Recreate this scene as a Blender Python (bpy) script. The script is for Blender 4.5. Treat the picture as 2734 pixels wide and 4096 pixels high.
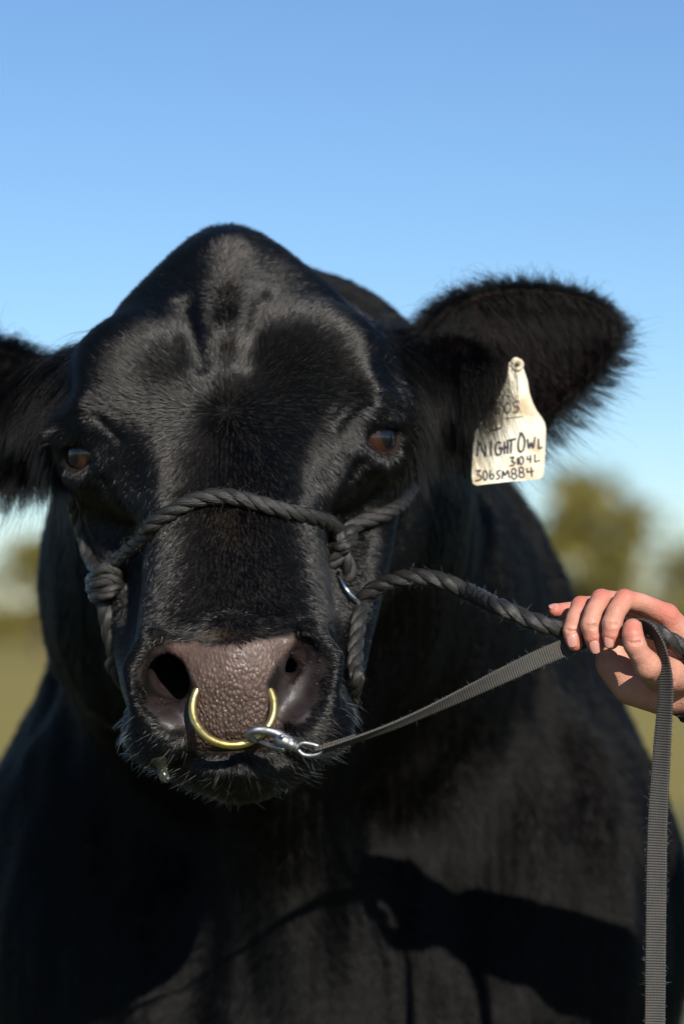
import bpy, bmesh, math, random
import numpy as np
from mathutils import Vector, Matrix
from mathutils.bvhtree import BVHTree

random.seed(7)
RNG = np.random.default_rng(11)
for o in list(bpy.data.objects):
    bpy.data.objects.remove(o)
SC = bpy.context.scene
COL = SC.collection

# ------------------------------------------------------------------ camera
LENS = 90.0
CAM_Y, CAM_Z = -2.40, 1.15
PITCH = math.atan((2480 - 2048) / 4096 * 36.0 / LENS)
cam_data = bpy.data.cameras.new('camera')
cam = bpy.data.objects.new('camera', cam_data)
COL.objects.link(cam)
SC.camera = cam
cam_data.sensor_fit = 'VERTICAL'
cam_data.sensor_height = 36.0
cam_data.sensor_width = 24.0
cam_data.lens = LENS
cam_data.clip_start = 0.05
cam_data.clip_end = 6000
cam.location = (0, CAM_Y, CAM_Z)
cam.rotation_euler = (math.pi / 2 + PITCH, 0, 0)
cam_data.dof.use_dof = True
cam_data.dof.focus_distance = 2.45
cam_data.dof.aperture_fstop = 2.7
cam_data.dof.aperture_blades = 9
SC.render.resolution_x, SC.render.resolution_y = 683, 1024

# ------------------------------------------------------------------ light
SUN_AZ, SUN_EL = 20.0, 27.0          # degrees to the right of the lens axis (behind the camera), height
sd = bpy.data.lights.new('sun', 'SUN')
sun = bpy.data.objects.new('sun', sd)
COL.objects.link(sun)
sd.energy = 4.6
sd.angle = math.radians(0.5)
sd.color = (1.0, 0.94, 0.85)
_az, _el = math.radians(SUN_AZ), math.radians(SUN_EL)
SUN_DIR = Vector((math.sin(_az) * math.cos(_el), -math.cos(_az) * math.cos(_el), math.sin(_el)))
sun.rotation_euler = SUN_DIR.to_track_quat('Z', 'Y').to_euler()
world = bpy.data.worlds.new('World')
SC.world = world
world.use_nodes = True
wn = world.node_tree
sky = wn.nodes.new('ShaderNodeTexSky')
sky.sky_type = 'NISHITA'
sky.sun_disc = False
sky.sun_elevation = _el
sky.sun_rotation = math.atan2(SUN_DIR.x, SUN_DIR.y)
sky.altitude = 1500
sky.air_density = 1.2
sky.dust_density = 0.0
sky.ozone_density = 6.0
bg = wn.nodes['Background']
bg.inputs[1].default_value = 0.088
wn.links.new(sky.outputs[0], bg.inputs[0])
SC.view_settings.view_transform = 'Standard'
SC.view_settings.look = 'None'
SC.view_settings.exposure = 0.45
SC.view_settings.gamma = 1.0
SC.render.engine = 'CYCLES'
SC.cycles.use_denoising = True
SC.cycles.use_adaptive_sampling = False
SC.cycles.filter_width = 1.25
SC.cycles.max_bounces = 6
SC.cycles.transparent_max_bounces = 6
SC.cycles_curves.shape = 'RIBBONS'
SC.cycles_curves.subdivisions = 2

# ------------------------------------------------------------------ helpers
FWD = np.array([0, math.cos(PITCH), math.sin(PITCH)])
UPV = np.array([0, -math.sin(PITCH), math.cos(PITCH)])


def ray(px, py):
    k = 36.0 / LENS / 4096
    return np.array([(px - 1367) * k, 0, 0]) + FWD + UPV * ((2048 - py) * k)


def P(px, py, ycm):
    """photo pixel at a known depth (cm behind the nose plane) -> world point"""
    d = ray(px, py)
    t = (ycm / 100.0 - CAM_Y) / d[1]
    return np.array([0, CAM_Y, CAM_Z]) + d * t


ORG = P(922, 2720, 0.0)               # origin of the bull's own frame (nose), cm from here
ROLL, YAW = math.radians(3.2), math.radians(1.6)
RH = (np.array([[math.cos(ROLL), 0, -math.sin(ROLL)], [0, 1, 0], [math.sin(ROLL), 0, math.cos(ROLL)]])
      @ np.array([[math.cos(YAW), math.sin(YAW), 0], [-math.sin(YAW), math.cos(YAW), 0], [0, 0, 1]]))   # head frame -> bull frame


def tag(o, label=None, cat=None, group=None, kind=None):
    if label: o['label'] = label
    if cat: o['category'] = cat
    if group: o['group'] = group
    if kind: o['kind'] = kind
    return o


def empty(name, loc=(0, 0, 0)):
    o = bpy.data.objects.new(name, None)
    o.empty_display_size = 0.1
    o.location = loc
    COL.objects.link(o)
    return o


def link(name, me, mat=None, parent=None):
    o = bpy.data.objects.new(name, me)
    COL.objects.link(o)
    if mat is not None:
        for m in (mat if isinstance(mat, (list, tuple)) else [mat]):
            me.materials.append(m)
    if parent is not None:
        o.parent = parent
        o.matrix_parent_inverse = Matrix.Translation(-Vector(parent.location))
    return o


def mesh_np(name, V, F, smooth=True):
    """V (n,3) float, F (m,4) or (m,3) int"""
    me = bpy.data.meshes.new(name)
    V = np.asarray(V, np.float32)
    F = np.asarray(F, np.int32)
    n = F.shape[1]
    me.vertices.add(len(V))
    me.vertices.foreach_set('co', V.ravel())
    me.loops.add(F.size)
    me.loops.foreach_set('vertex_index', F.ravel())
    me.polygons.add(len(F))
    me.polygons.foreach_set('loop_start', np.arange(0, F.size, n, dtype=np.int32))
    me.polygons.foreach_set('use_smooth', np.full(len(F), smooth))
    me.update(calc_edges=True)
    me.validate()
    return me


def float_attr(me, name, vals):
    a = me.attributes.new(name, 'FLOAT', 'POINT')
    a.data.foreach_set('value', np.asarray(vals, np.float32))


def color_attr(me, name, rgb):
    a = me.color_attributes.new(name, 'FLOAT_COLOR', 'POINT')
    c = np.ones((len(rgb), 4), np.float32)
    c[:, :3] = rgb
    a.data.foreach_set('color', c.ravel())


class NT:
    def __init__(self, name):
        self.m = bpy.data.materials.new(name)
        self.m.use_nodes = True
        self.t = self.m.node_tree
        self.b = self.t.nodes['Principled BSDF']
        self.out = self.t.nodes['Material Output']

    def n(self, typ, **kw):
        nd = self.t.nodes.new(typ)
        for k, v in kw.items():
            if k.startswith('i_'):
                nd.inputs[k[2:].replace('_', ' ')].default_value = v
            else:
                setattr(nd, k, v)
        return nd

    def l(self, a, b):
        self.t.links.new(a, b)

    def set(self, **kw):
        for k, v in kw.items():
            self.b.inputs[k.replace('_', ' ')].default_value = v
        return self

    def mix(self, fac, a, b):
        nd = self.n('ShaderNodeMix', data_type='RGBA')
        for s, v in ((nd.inputs[0], fac), (nd.inputs[6], a), (nd.inputs[7], b)):
            if hasattr(v, 'is_linked'):
                self.l(v, s)
            else:
                s.default_value = v if not isinstance(v, tuple) else (*v, 1)[:4]
        return nd.outputs[2]

    def ramp(self, src, stops):
        nd = self.n('ShaderNodeValToRGB')
        el = nd.color_ramp.elements
        while len(el) < len(stops):
            el.new(0.5)
        for e, (p, c) in zip(el, stops):
            e.position = p
            e.color = (*c, 1) if isinstance(c, tuple) else (c, c, c, 1)
        self.l(src, nd.inputs[0])
        return nd.outputs[0]

    def bump(self, h, strength=0.5, dist=0.01, prev=None):
        nd = self.n('ShaderNodeBump')
        nd.inputs['Strength'].default_value = strength
        nd.inputs['Distance'].default_value = dist
        self.l(h, nd.inputs['Height'])
        if prev is not None:
            self.l(prev, nd.inputs['Normal'])
        return nd.outputs[0]


def simple_mat(name, col, rough=0.6, metal=0.0, noise=0.0, nscale=40.0, bump=0.0, bscale=200.0):
    m = NT(name)
    m.set(Base_Color=(*col, 1), Roughness=rough, Metallic=metal)
    if noise or bump:
        tc = m.n('ShaderNodeTexCoord')
    if noise:
        nz = m.n('ShaderNodeTexNoise', i_Scale=nscale, i_Detail=4.0)
        m.l(tc.outputs['Object'], nz.inputs['Vector'])
        c = m.ramp(nz.outputs[0], [(0.3, tuple(x * (1 - noise) for x in col)), (0.7, tuple(min(1, x * (1 + noise)) for x in col))])
        m.l(c, m.b.inputs['Base Color'])
    if bump:
        nb = m.n('ShaderNodeTexNoise', i_Scale=bscale, i_Detail=3.0)
        m.l(tc.outputs['Object'], nb.inputs['Vector'])
        m.l(m.bump(nb.outputs[0], bump, 0.004), m.b.inputs['Normal'])
    return m.m


# ---- signed distance field on a rectilinear grid, and surface nets
class SDF:
    def __init__(self, xs, ys, zs):
        self.x, self.y, self.z = (np.asarray(a, np.float32) for a in (xs, ys, zs))
        self.F = np.full((len(xs), len(ys), len(zs)), 50.0, np.float32)

    def sub(self, lo, hi, pad):
        s = []
        for a, l, h in zip((self.x, self.y, self.z), lo, hi):
            i0 = max(0, np.searchsorted(a, l - pad) - 1)
            i1 = min(len(a), np.searchsorted(a, h + pad) + 1)
            s.append(slice(i0, i1))
        return tuple(s)

    def op(self, prim, k=1.0, mode='+', roll=False, mirror=False):
        fn, lo, hi = prim
        lo, hi = np.array(lo, float), np.array(hi, float)
        if mirror:
            m = max(abs(lo[0]), abs(hi[0]))
            lo[0], hi[0] = -m, m
        pad = k + 2.5 + (4.0 if roll else 0.0)
        s = self.sub(lo, hi, pad)
        X = self.x[s[0]][:, None, None]
        Y = self.y[s[1]][None, :, None]
        Z = self.z[s[2]][None, None, :]
        if X.size == 0 or Y.size == 0 or Z.size == 0:
            return
        if roll:
            X, Y, Z = (X * RH[0, i] + Y * RH[1, i] + Z * RH[2, i] for i in range(3))
        if mirror:
            X = np.abs(X)
        d = fn(X, Y, Z).astype(np.float32)
        a = self.F[s]
        if mode == '+':
            h = np.clip(0.5 + 0.5 * (a - d) / k, 0, 1)
            self.F[s] = a * (1 - h) + d * h - k * h * (1 - h)
        else:
            h = np.clip(0.5 - 0.5 * (a + d) / k, 0, 1)
            self.F[s] = a * (1 - h) - d * h + k * h * (1 - h)

    def mesh(self):
        F = self.F
        ins = F < 0
        n = ins[:-1, :-1, :-1].astype(np.int8)
        cnt = np.zeros_like(n)
        for dx in (0, 1):
            for dy in (0, 1):
                for dz in (0, 1):
                    cnt += ins[dx:F.shape[0] - 1 + dx, dy:F.shape[1] - 1 + dy, dz:F.shape[2] - 1 + dz]
        act = (cnt > 0) & (cnt < 8)
        I = np.argwhere(act)
        vid = np.full(act.shape, -1, np.int32)
        vid[act] = np.arange(len(I))
        cor = [(dx, dy, dz) for dx in (0, 1) for dy in (0, 1) for dz in (0, 1)]
        val = np.stack([F[I[:, 0] + c[0], I[:, 1] + c[1], I[:, 2] + c[2]] for c in cor], 1)
        pos = np.stack([np.stack([self.x[I[:, 0] + c[0]], self.y[I[:, 1] + c[1]], self.z[I[:, 2] + c[2]]], 1) for c in cor], 1)
        acc = np.zeros((len(I), 3))
        num = np.zeros(len(I))
        for a in range(8):
            for b in range(a + 1, 8):
                if sum(abs(p - q) for p, q in zip(cor[a], cor[b])) != 1:
                    continue
                m = (val[:, a] < 0) != (val[:, b] < 0)
                t = val[m, a] / (val[m, a] - val[m, b])
                acc[m] += pos[m, a] + (pos[m, b] - pos[m, a]) * t[:, None]
                num[m] += 1
        V = acc / num[:, None]
        quads = []
        for ax in range(3):
            s0 = [slice(None)] * 3
            s1 = [slice(None)] * 3
            s0[ax] = slice(0, -1)
            s1[ax] = slice(1, None)
            e = ins[tuple(s0)] != ins[tuple(s1)]
            b, c = (ax + 1) % 3, (ax + 2) % 3
            E = np.argwhere(e)
            ok = (E[:, b] > 0) & (E[:, c] > 0) & (E[:, b] < F.shape[b] - 1) & (E[:, c] < F.shape[c] - 1)
            E = E[ok]
            q = []
            for ob, oc in ((-1, -1), (0, -1), (0, 0), (-1, 0)):
                J = E.copy()
                J[:, b] += ob
                J[:, c] += oc
                q.append(vid[J[:, 0], J[:, 1], J[:, 2]])
            Q = np.stack(q, 1)
            fl = ~ins[tuple(E.T)]
            Q[fl] = Q[fl][:, ::-1]
            quads.append(Q)
        return V, np.concatenate(quads)


def ell(c, r):
    c, r = np.array(c, float), np.array(r, float)

    def fn(X, Y, Z):
        a, b, d = (X - c[0]) / r[0], (Y - c[1]) / r[1], (Z - c[2]) / r[2]
        k0 = np.sqrt(a * a + b * b + d * d)
        k1 = np.sqrt((a / r[0]) ** 2 + (b / r[1]) ** 2 + (d / r[2]) ** 2) + 1e-6
        return np.maximum(k0 * (k0 - 1) / k1, -min(r))
    return fn, c - r, c + r


def rell(c, r, R):
    """rotated ellipsoid; R columns are its axes"""
    c, r, R = np.array(c, float), np.array(r, float), np.array(R, float)

    def fn(X, Y, Z):
        x, y, z = X - c[0], Y - c[1], Z - c[2]
        a = (x * R[0, 0] + y * R[1, 0] + z * R[2, 0]) / r[0]
        b = (x * R[0, 1] + y * R[1, 1] + z * R[2, 1]) / r[1]
        d = (x * R[0, 2] + y * R[1, 2] + z * R[2, 2]) / r[2]
        k0 = np.sqrt(a * a + b * b + d * d)
        k1 = np.sqrt((a / r[0]) ** 2 + (b / r[1]) ** 2 + (d / r[2]) ** 2) + 1e-6
        return np.maximum(k0 * (k0 - 1) / k1, -min(r))
    m = max(r)
    return fn, c - m, c + m


def chain(pts, rad, flat=None):
    pts = [np.array(p, float) for p in pts]
    if not hasattr(rad, '__len__'):
        rad = [rad] * len(pts)

    def fn(X, Y, Z):
        out = None
        for a, b, ra, rb in zip(pts[:-1], pts[1:], rad[:-1], rad[1:]):
            ba = b - a
            L = float(ba @ ba) + 1e-9
            t = np.clip(((X - a[0]) * ba[0] + (Y - a[1]) * ba[1] + (Z - a[2]) * ba[2]) / L, 0, 1)
            d = np.sqrt((X - a[0] - t * ba[0]) ** 2 + (Y - a[1] - t * ba[1]) ** 2 + (Z - a[2] - t * ba[2]) ** 2) - (ra + (rb - ra) * t)
            out = d if out is None else np.minimum(out, d)
        return out
    A = np.array(pts)
    m = max(rad)
    return fn, A.min(0) - m, A.max(0) + m


def axis(lo, hi, step, grow_lo=None, grow_hi=None, big=2.2, rate=1.12):
    a = list(np.arange(lo, hi + step, step))
    if grow_hi is not None:
        s = step
        while a[-1] < grow_hi:
            s = min(big, s * rate)
            a.append(a[-1] + s)
    if grow_lo is not None:
        s = step
        while a[0] > grow_lo:
            s = min(big, s * rate)
            a.insert(0, a[0] - s)
    return np.array(a)


def to_world(L):
    return np.asarray(L, float) * 0.01 + ORG


def head_to_world(L):
    """head-frame cm -> world"""
    return to_world(np.atleast_2d(np.asarray(L, float)) @ RH.T)


# ------------------------------------------------------------------ ground
def ground_mat():
    m = NT('dry_pasture')
    tc = m.n('ShaderNodeTexCoord')
    n1 = m.n('ShaderNodeTexNoise', i_Scale=0.06, i_Detail=6.0)
    n2 = m.n('ShaderNodeTexNoise', i_Scale=9.0, i_Detail=5.0)
    m.l(tc.outputs['Object'], n1.inputs['Vector'])
    m.l(tc.outputs['Object'], n2.inputs['Vector'])
    c = m.mix(n1.outputs[0], (0.23, 0.18, 0.028), (0.31, 0.24, 0.038))
    c2 = m.mix(n2.outputs[0], (0.5, 0.5, 0.5), (1.1, 1.1, 1.0))
    mu = m.n('ShaderNodeMix', data_type='RGBA', blend_type='MULTIPLY')
    mu.inputs[0].default_value = 0.6
    m.l(c, mu.inputs[6]); m.l(c2, mu.inputs[7])
    # unseen dark ground added round the bull to cut bounce light; dry pasture beyond
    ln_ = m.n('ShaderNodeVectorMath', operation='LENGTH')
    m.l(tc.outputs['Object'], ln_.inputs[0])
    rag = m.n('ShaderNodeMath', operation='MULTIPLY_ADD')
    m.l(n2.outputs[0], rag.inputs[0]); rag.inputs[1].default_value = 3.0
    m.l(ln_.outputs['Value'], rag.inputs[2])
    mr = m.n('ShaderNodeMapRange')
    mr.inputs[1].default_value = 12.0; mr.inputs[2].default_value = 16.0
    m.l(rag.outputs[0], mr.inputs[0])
    bounce_cut_ground = m.mix(n2.outputs[0], (0.035, 0.045, 0.014), (0.075, 0.085, 0.03))
    m.l(m.mix(mr.outputs[0], bounce_cut_ground, mu.outputs[2]), m.b.inputs['Base Color'])
    m.set(Roughness=0.95)
    m.l(m.bump(n2.outputs[0], 0.6, 0.06), m.b.inputs['Normal'])
    return m.m


bm = bmesh.new()
bmesh.ops.create_grid(bm, x_segments=40, y_segments=40, size=2500)
for v in bm.verts:
    r = math.hypot(v.co.x, v.co.y)
    v.co.z = 0.0 if r < 100 else 0.6 * math.sin(v.co.x * 0.004) * min(1, (r - 100) / 400)
me = bpy.data.meshes.new('ground')
bm.to_mesh(me); bm.free()
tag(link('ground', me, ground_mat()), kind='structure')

# ------------------------------------------------------------------ trees
def leaf_mat():
    m = NT('leaf')
    oi = m.n('ShaderNodeObjectInfo')
    g = m.n('ShaderNodeNewGeometry')
    c = m.ramp(g.outputs['Random Per Island'], [(0.0, (0.06, 0.055, 0.008)), (0.5, (0.135, 0.115, 0.016)), (1.0, (0.24, 0.19, 0.03))])
    m.l(c, m.b.inputs['Base Color'])
    m.set(Roughness=0.6)
    return m.m


LEAF = leaf_mat()
BARK = simple_mat('bark', (0.10, 0.075, 0.05), 0.9, noise=0.4, nscale=6, bump=0.6, bscale=20)


def tube_np(path, rad, seg=10, closed=False):
    path = np.asarray(path, float)
    n = len(path)
    rad = np.broadcast_to(np.asarray(rad, float), (n,))
    T = np.gradient(path, axis=0)
    if closed:
        T = np.roll(path, -1, 0) - np.roll(path, 1, 0)
    T /= np.linalg.norm(T, axis=1)[:, None] + 1e-12
    u = np.cross(T[0], [0, 0, 1.0])
    if np.linalg.norm(u) < 0.1:
        u = np.cross(T[0], [1.0, 0, 0])
    U = [u / np.linalg.norm(u)]
    for i in range(1, n):
        u = U[-1] - T[i] * (U[-1] @ T[i])
        U.append(u / (np.linalg.norm(u) + 1e-12))
    U = np.array(U)
    W = np.cross(T, U)
    th = np.linspace(0, 2 * math.pi, seg, endpoint=False)
    V = path[:, None] + rad[:, None, None] * (np.cos(th)[None, :, None] * U[:, None] + np.sin(th)[None, :, None] * W[:, None])
    V = V.reshape(-1, 3)
    m = n if closed else n - 1
    i = np.arange(m)[:, None] * seg
    i2 = ((np.arange(m) + 1) % n)[:, None] * seg
    j = np.arange(seg)[None]
    j2 = (j + 1) % seg
    F = np.stack([i + j, i + j2, i2 + j2, i2 + j], -1).reshape(-1, 4)
    if not closed:
        c0, c1 = len(V), len(V) + 1
        V = np.vstack([V, path[0], path[-1]])
        jj = np.arange(seg)
        b = (n - 1) * seg
        F = np.vstack([F, np.stack([np.full(seg, c0), (jj + 1) % seg, jj, np.full(seg, c0)], 1),
                       np.stack([np.full(seg, c1), b + jj, b + (jj + 1) % seg, np.full(seg, c1)], 1)])
    return V, F


def mesh_mixed(name, V, F, smooth=True):
    """quads where a repeated index marks a triangle"""
    me = bpy.data.meshes.new(name)
    faces = [tuple(dict.fromkeys(f)) for f in F.tolist()]
    me.from_pydata([tuple(v) for v in np.asarray(V)], [], faces)
    me.polygons.foreach_set('use_smooth', [smooth] * len(me.polygons))
    me.update()
    return me


def join_np(parts):
    Vs, Fs, o = [], [], 0
    for V, F in parts:
        Vs.append(V); Fs.append(np.asarray(F) + o); o += len(V)
    return np.vstack(Vs), np.vstack(Fs)


def make_tree(name, label, base, h, w, seed, nleaf=3500, lean=0.0):
    rg = np.random.default_rng(seed)
    root = tag(empty(name, base), label, 'tree', 'trees beyond the field')
    base = np.array(base)
    parts = []
    tp = np.array([base + [lean * h * t * t + 0.05 * h * math.sin(3 * t + seed) * t, 0, h * 0.86 * t] for t in np.linspace(-0.02, 1, 9)])
    parts.append(tube_np(tp, np.linspace(h * 0.035, h * 0.006, 9), 8))
    cl = []
    for i in range(16):
        t = rg.uniform(0.28, 0.95)
        p = tp[int(t * 8)]
        a = rg.uniform(0, 6.28)
        L = w * (0.55 + 0.45 * rg.random()) * (1.05 - 0.75 * abs(t - 0.45))
        e = p + np.array([math.cos(a) * L, math.sin(a) * L, L * rg.uniform(0.15, 0.6)])
        md = (p + e) / 2 + [0, 0, 0.12 * L]
        parts.append(tube_np(np.array([p, md, e]), [h * 0.012, h * 0.008, h * 0.003], 6))
        cl += [e, md * 0.5 + e * 0.5, md]
    cl.append(tp[-1])
    V, F = join_np(parts)
    link('trunk', mesh_mixed('trunk', V, F), BARK, root)
    cl = np.array(cl)
    ci = rg.integers(0, len(cl), nleaf)
    c = cl[ci] + rg.normal(0, 1, (nleaf, 3)) * [w * 0.17, w * 0.17, w * 0.14]
    s = h * 0.028 * rg.uniform(0.6, 1.4, nleaf)[:, None]
    a = rg.normal(0, 1, (nleaf, 3)); a /= np.linalg.norm(a, axis=1)[:, None]
    b = np.cross(a, rg.normal(0, 1, (nleaf, 3))); b /= np.linalg.norm(b, axis=1)[:, None]
    LV = np.stack([c - a * s, c + b * s * 0.5, c + a * s, c - b * s * 0.5], 1).reshape(-1, 3)
    LF = np.arange(nleaf * 4).reshape(-1, 4)
    link('crown', mesh_np('crown', LV, LF, False), LEAF, root)
    return root


def ground_at(px, dist):
    d = ray(px, 2480)
    k = dist / d[1]
    return (d[0] * k, CAM_Y + dist, -0.05)


for nm, lab, px, dist, h, w, sd_ in (
    ('broadleaf_tree', 'tall round olive-green tree blurred behind the holding hand', 2430, 70, 5.7, 2.2, 3),
    ('broadleaf_tree', 'blurred olive tree at the right edge of the field, lower than its neighbour', 2900, 76, 3.4, 2.4, 4),
    ('broadleaf_tree', 'low blurred olive tree left of the tall round tree, half behind the bull', 2080, 82, 3.0, 2.2, 5),
    ('broadleaf_tree', 'blurred olive tree left of the bull below its hanging ear', 160, 74, 3.9, 1.7, 6),
    ('broadleaf_tree', 'low blurred olive tree at the far left edge', -180, 84, 2.2, 2.2, 8),
    ('broadleaf_tree', 'olive tree hidden behind the middle of the bull', 1250, 80, 4.0, 2.5, 9),
):
    make_tree(nm, lab, ground_at(px, dist), h, w, sd_)

# far hedgerow along the end of the field: reads as one mass
rg = np.random.default_rng(77)
nh = 60000
xh = rg.uniform(-75, 75, nh)
hh = 2.1 + 0.7 * np.sin(xh * 0.21) * np.sin(xh * 0.083 + 1) + 0.3 * np.sin(xh * 0.9)
hh = np.clip(hh, 1.5, 3.4)
ch = np.stack([xh, 118 + rg.normal(0, 0.8, nh), rg.random(nh) ** 0.7 * hh], 1)
ah = norm_ = rg.normal(0, 1, (nh, 3)); ah = ah / np.linalg.norm(ah, axis=1)[:, None]
bh = np.cross(ah, rg.normal(0, 1, (nh, 3))); bh /= np.linalg.norm(bh, axis=1)[:, None]
sh_ = rg.uniform(0.10, 0.24, nh)[:, None]
HVv = np.stack([ch - ah * sh_, ch + bh * sh_ * 0.5, ch + ah * sh_, ch - bh * sh_ * 0.5], 1).reshape(-1, 3)
tag(link('hedgerow', mesh_np('hedgerow', HVv, np.arange(nh * 4).reshape(-1, 4), False), LEAF), 'low blurred olive hedgerow along the far end of the field', 'hedge', kind='stuff')

# ------------------------------------------------------------------ bull: body as one continuous surface
LOFT = np.array([
    # z     yf    yb    w     n
    [46.4, 26.6, 30.0, 1.8, 2.0],
    [45.4, 25.2, 31.5, 4.0, 2.0],
    [44.0, 23.8, 33.0, 6.0, 2.0],
    [42.0, 22.2, 34.0, 8.2, 2.0],
    [39.5, 20.0, 35.0, 10.8, 2.0],
    [37.0, 18.0, 36.0, 12.8, 2.1],
    [34.0, 15.4, 37.0, 15.9, 2.2],
    [31.0, 13.8, 38.0, 17.8, 2.3],
    [28.0, 12.6, 38.0, 18.3, 2.3],
    [25.0, 11.5, 38.0, 18.0, 2.2],
    [22.0, 10.5, 37.0, 17.0, 2.1],
    [19.0, 9.4, 35.0, 14.2, 2.1],
    [16.0, 8.2, 32.0, 10.2, 2.5],
    [13.0, 7.0, 28.0, 9.0, 2.7],
    [10.0, 5.7, 24.0, 8.9, 2.8],
    [7.0, 4.2, 20.0, 9.2, 2.7],
    [4.0, 2.6, 18.0, 9.6, 2.6],
    [1.0, 1.7, 17.0, 9.8, 2.5],
    [-2.0, 1.6, 16.0, 9.8, 2.4],
    [-5.0, 2.2, 15.5, 9.2, 2.3],
    [-7.5, 3.4, 15.0, 8.2, 2.2],
    [-9.5, 5.0, 14.0, 6.4, 2.1],
    [-11.5, 7.5, 12.0, 2.0, 2.0]])[::-1]


def loft_fn(X, Y, Z):
    zz = np.clip(Z, LOFT[0, 0], LOFT[-1, 0])
    yf, yb, w, n = (np.interp(zz, LOFT[:, 0], LOFT[:, i]) for i in (1, 2, 3, 4))
    h = (yb - yf) / 2
    a = np.abs(X) / w
    b = np.abs(Y - (yf + yb) / 2) / h
    r = (a ** n + b ** n) ** (1 / n)
    d = (r - 1) * np.minimum(w, h)
    out = np.maximum(Z - LOFT[-1, 0], LOFT[0, 0] - Z)
    return np.where(out > 0, np.sqrt(np.maximum(d, 0) ** 2 + out ** 2), d)


S = SDF(axis(-38, 46, 0.36, -62, 66), axis(-2.5, 39, 0.36, None, 275, 3.0), axis(-13, 49, 0.36, -112, 62, 2.4))
# trunk, neck and legs (no roll)
S.op(ell((3.0, 50, 22.8), (21, 22, 22.6)), 6)                                # arch of the neck behind the poll
S.op(chain([(2.0, 50, 18), (0.8, 62, 11), (8, 92, 2)], [20, 25.8, 31.5]), 8)
S.op(chain([(3, 62, 33), (7, 92, 26), (11, 130, 22)], [9, 12, 16]), 8)         # crest
S.op(ell((9, 100, -24), (42, 34, 40)), 10)                                     # shoulders
S.op(ell((35, 88, -34), (19, 24, 30)), 9)
S.op(ell((-18, 88, -34), (19, 24, 30)), 9)
S.op(chain([(11, 130, -18), (15, 190, -14), (17, 240, -12)], [38, 41, 30]), 12)
S.op(ell((6, 70, -46), (24, 17, 22)), 10)                                      # brisket
S.op(chain([(2, 42, 2), (5, 56, -22), (6, 64, -46)], [6, 7, 9]), 9)            # dewlap
for sx in (-1, 1):
    S.op(chain([(9 + sx * 21, 98, -46), (9 + sx * 20, 97, -76), (9 + sx * 20, 98, -104)], [13, 7.5, 6.0]), 6)
    S.op(ell((9 + sx * 20, 95, -106), (7, 8.5, 5)), 2)
    S.op(chain([(17 + sx * 22, 240, -40), (17 + sx * 20, 252, -72), (17 + sx * 20, 246, -104)], [17, 8, 6.0]), 6)
    S.op(ell((17 + sx * 20, 243, -106), (7, 8.5, 5)), 2)
# head
def H(prim, k=1.5, mode='+', mirror=True):
    S.op(prim, k, mode, True, mirror)


H((loft_fn, (-18, 0, -12), (18, 38, 48)), 4, mirror=False)
H(chain([(12.2, 27, 23), (11.0, 26, 13), (7.8, 16.5, 0), (6.0, 12, -4)], [5.6, 4.6, 4.2, 3.6]), 4)      # cheek and jaw
H(ell((0, 28.0, 40.5), (4.6, 5.4, 5.2)), 2.5, mirror=False)                          # poll
H(ell((8.6, 19.0, 31.5), (6.6, 5.0, 5.6)), 3.5)                                  # forehead bulges
H(chain([(0, 24.6, 42.5), (0, 17.0, 32.4)], [2.6, 1.6]), 2.6, mirror=False)        # tongue of the poll
H(chain([(3.6, 18.4, 37.5), (2.2, 13.7, 31.2)], [0.3, 0.3]), 2.2, '-')
H(ell((13.0, 20.8, 24.0), (4.6, 5.0, 5.0)), 2.5)                                 # orbit
H(chain([(16.4, 19.8, 26.8), (13.6, 15.8, 27.2), (8.5, 15.4, 26.4)], [1.2, 1.5, 1.0]), 3.0)   # brow
H(ell((17.6, 17.4, 31.4), (1.8, 2.8, 3.2)), 2.4, '-')                            # hollow over the eye
H(ell((-11.0, 10.6, 19.0), (2.4, 2.8, 4.2)), 3.5, '-', False)
H(ell((10.6, 10.4, 19.0), (1.3, 1.5, 3.0)), 3.0, '-', False)                            # hollow before the eye
# muzzle
H(ell((6.8, 6.6, -4.6), (4.2, 5.6, 3.6)), 1.8)                                   # upper lip lobes
H(chain([(7.4, 3.0, 4.3), (9.0, 3.6, 1.4), (8.3, 2.8, -2.2), (6.0, 2.2, -4.6)], [1.2, 1.5, 1.5, 1.1]), 1.2)   # nostril wings
H(ell((0, 2.9, 0.3), (4.6, 2.6, 5.6)), 1.4, mirror=False)                        # nose pad
H(chain([(0, 2.4, 2.6), (5.0, 3.4, 3.2)], [1.5, 1.0]), 1.0)                      # upper edge of the pad
H(ell((0, 3.6, -4.2), (4.8, 2.6, 2.6)), 1.2, mirror=False)
H(ell((0, 8.8, -8.2), (6.6, 5.8, 2.8)), 1.6, mirror=False)                       # lower lip and chin
H(chain([(0, 2.5, -6.9), (5, 3.2, -7.5), (8.5, 7, -7.6), (9.5, 13, -6)], [0.42, 0.42, 0.4, 0.3]), 0.8, '-')   # mouth line
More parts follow.
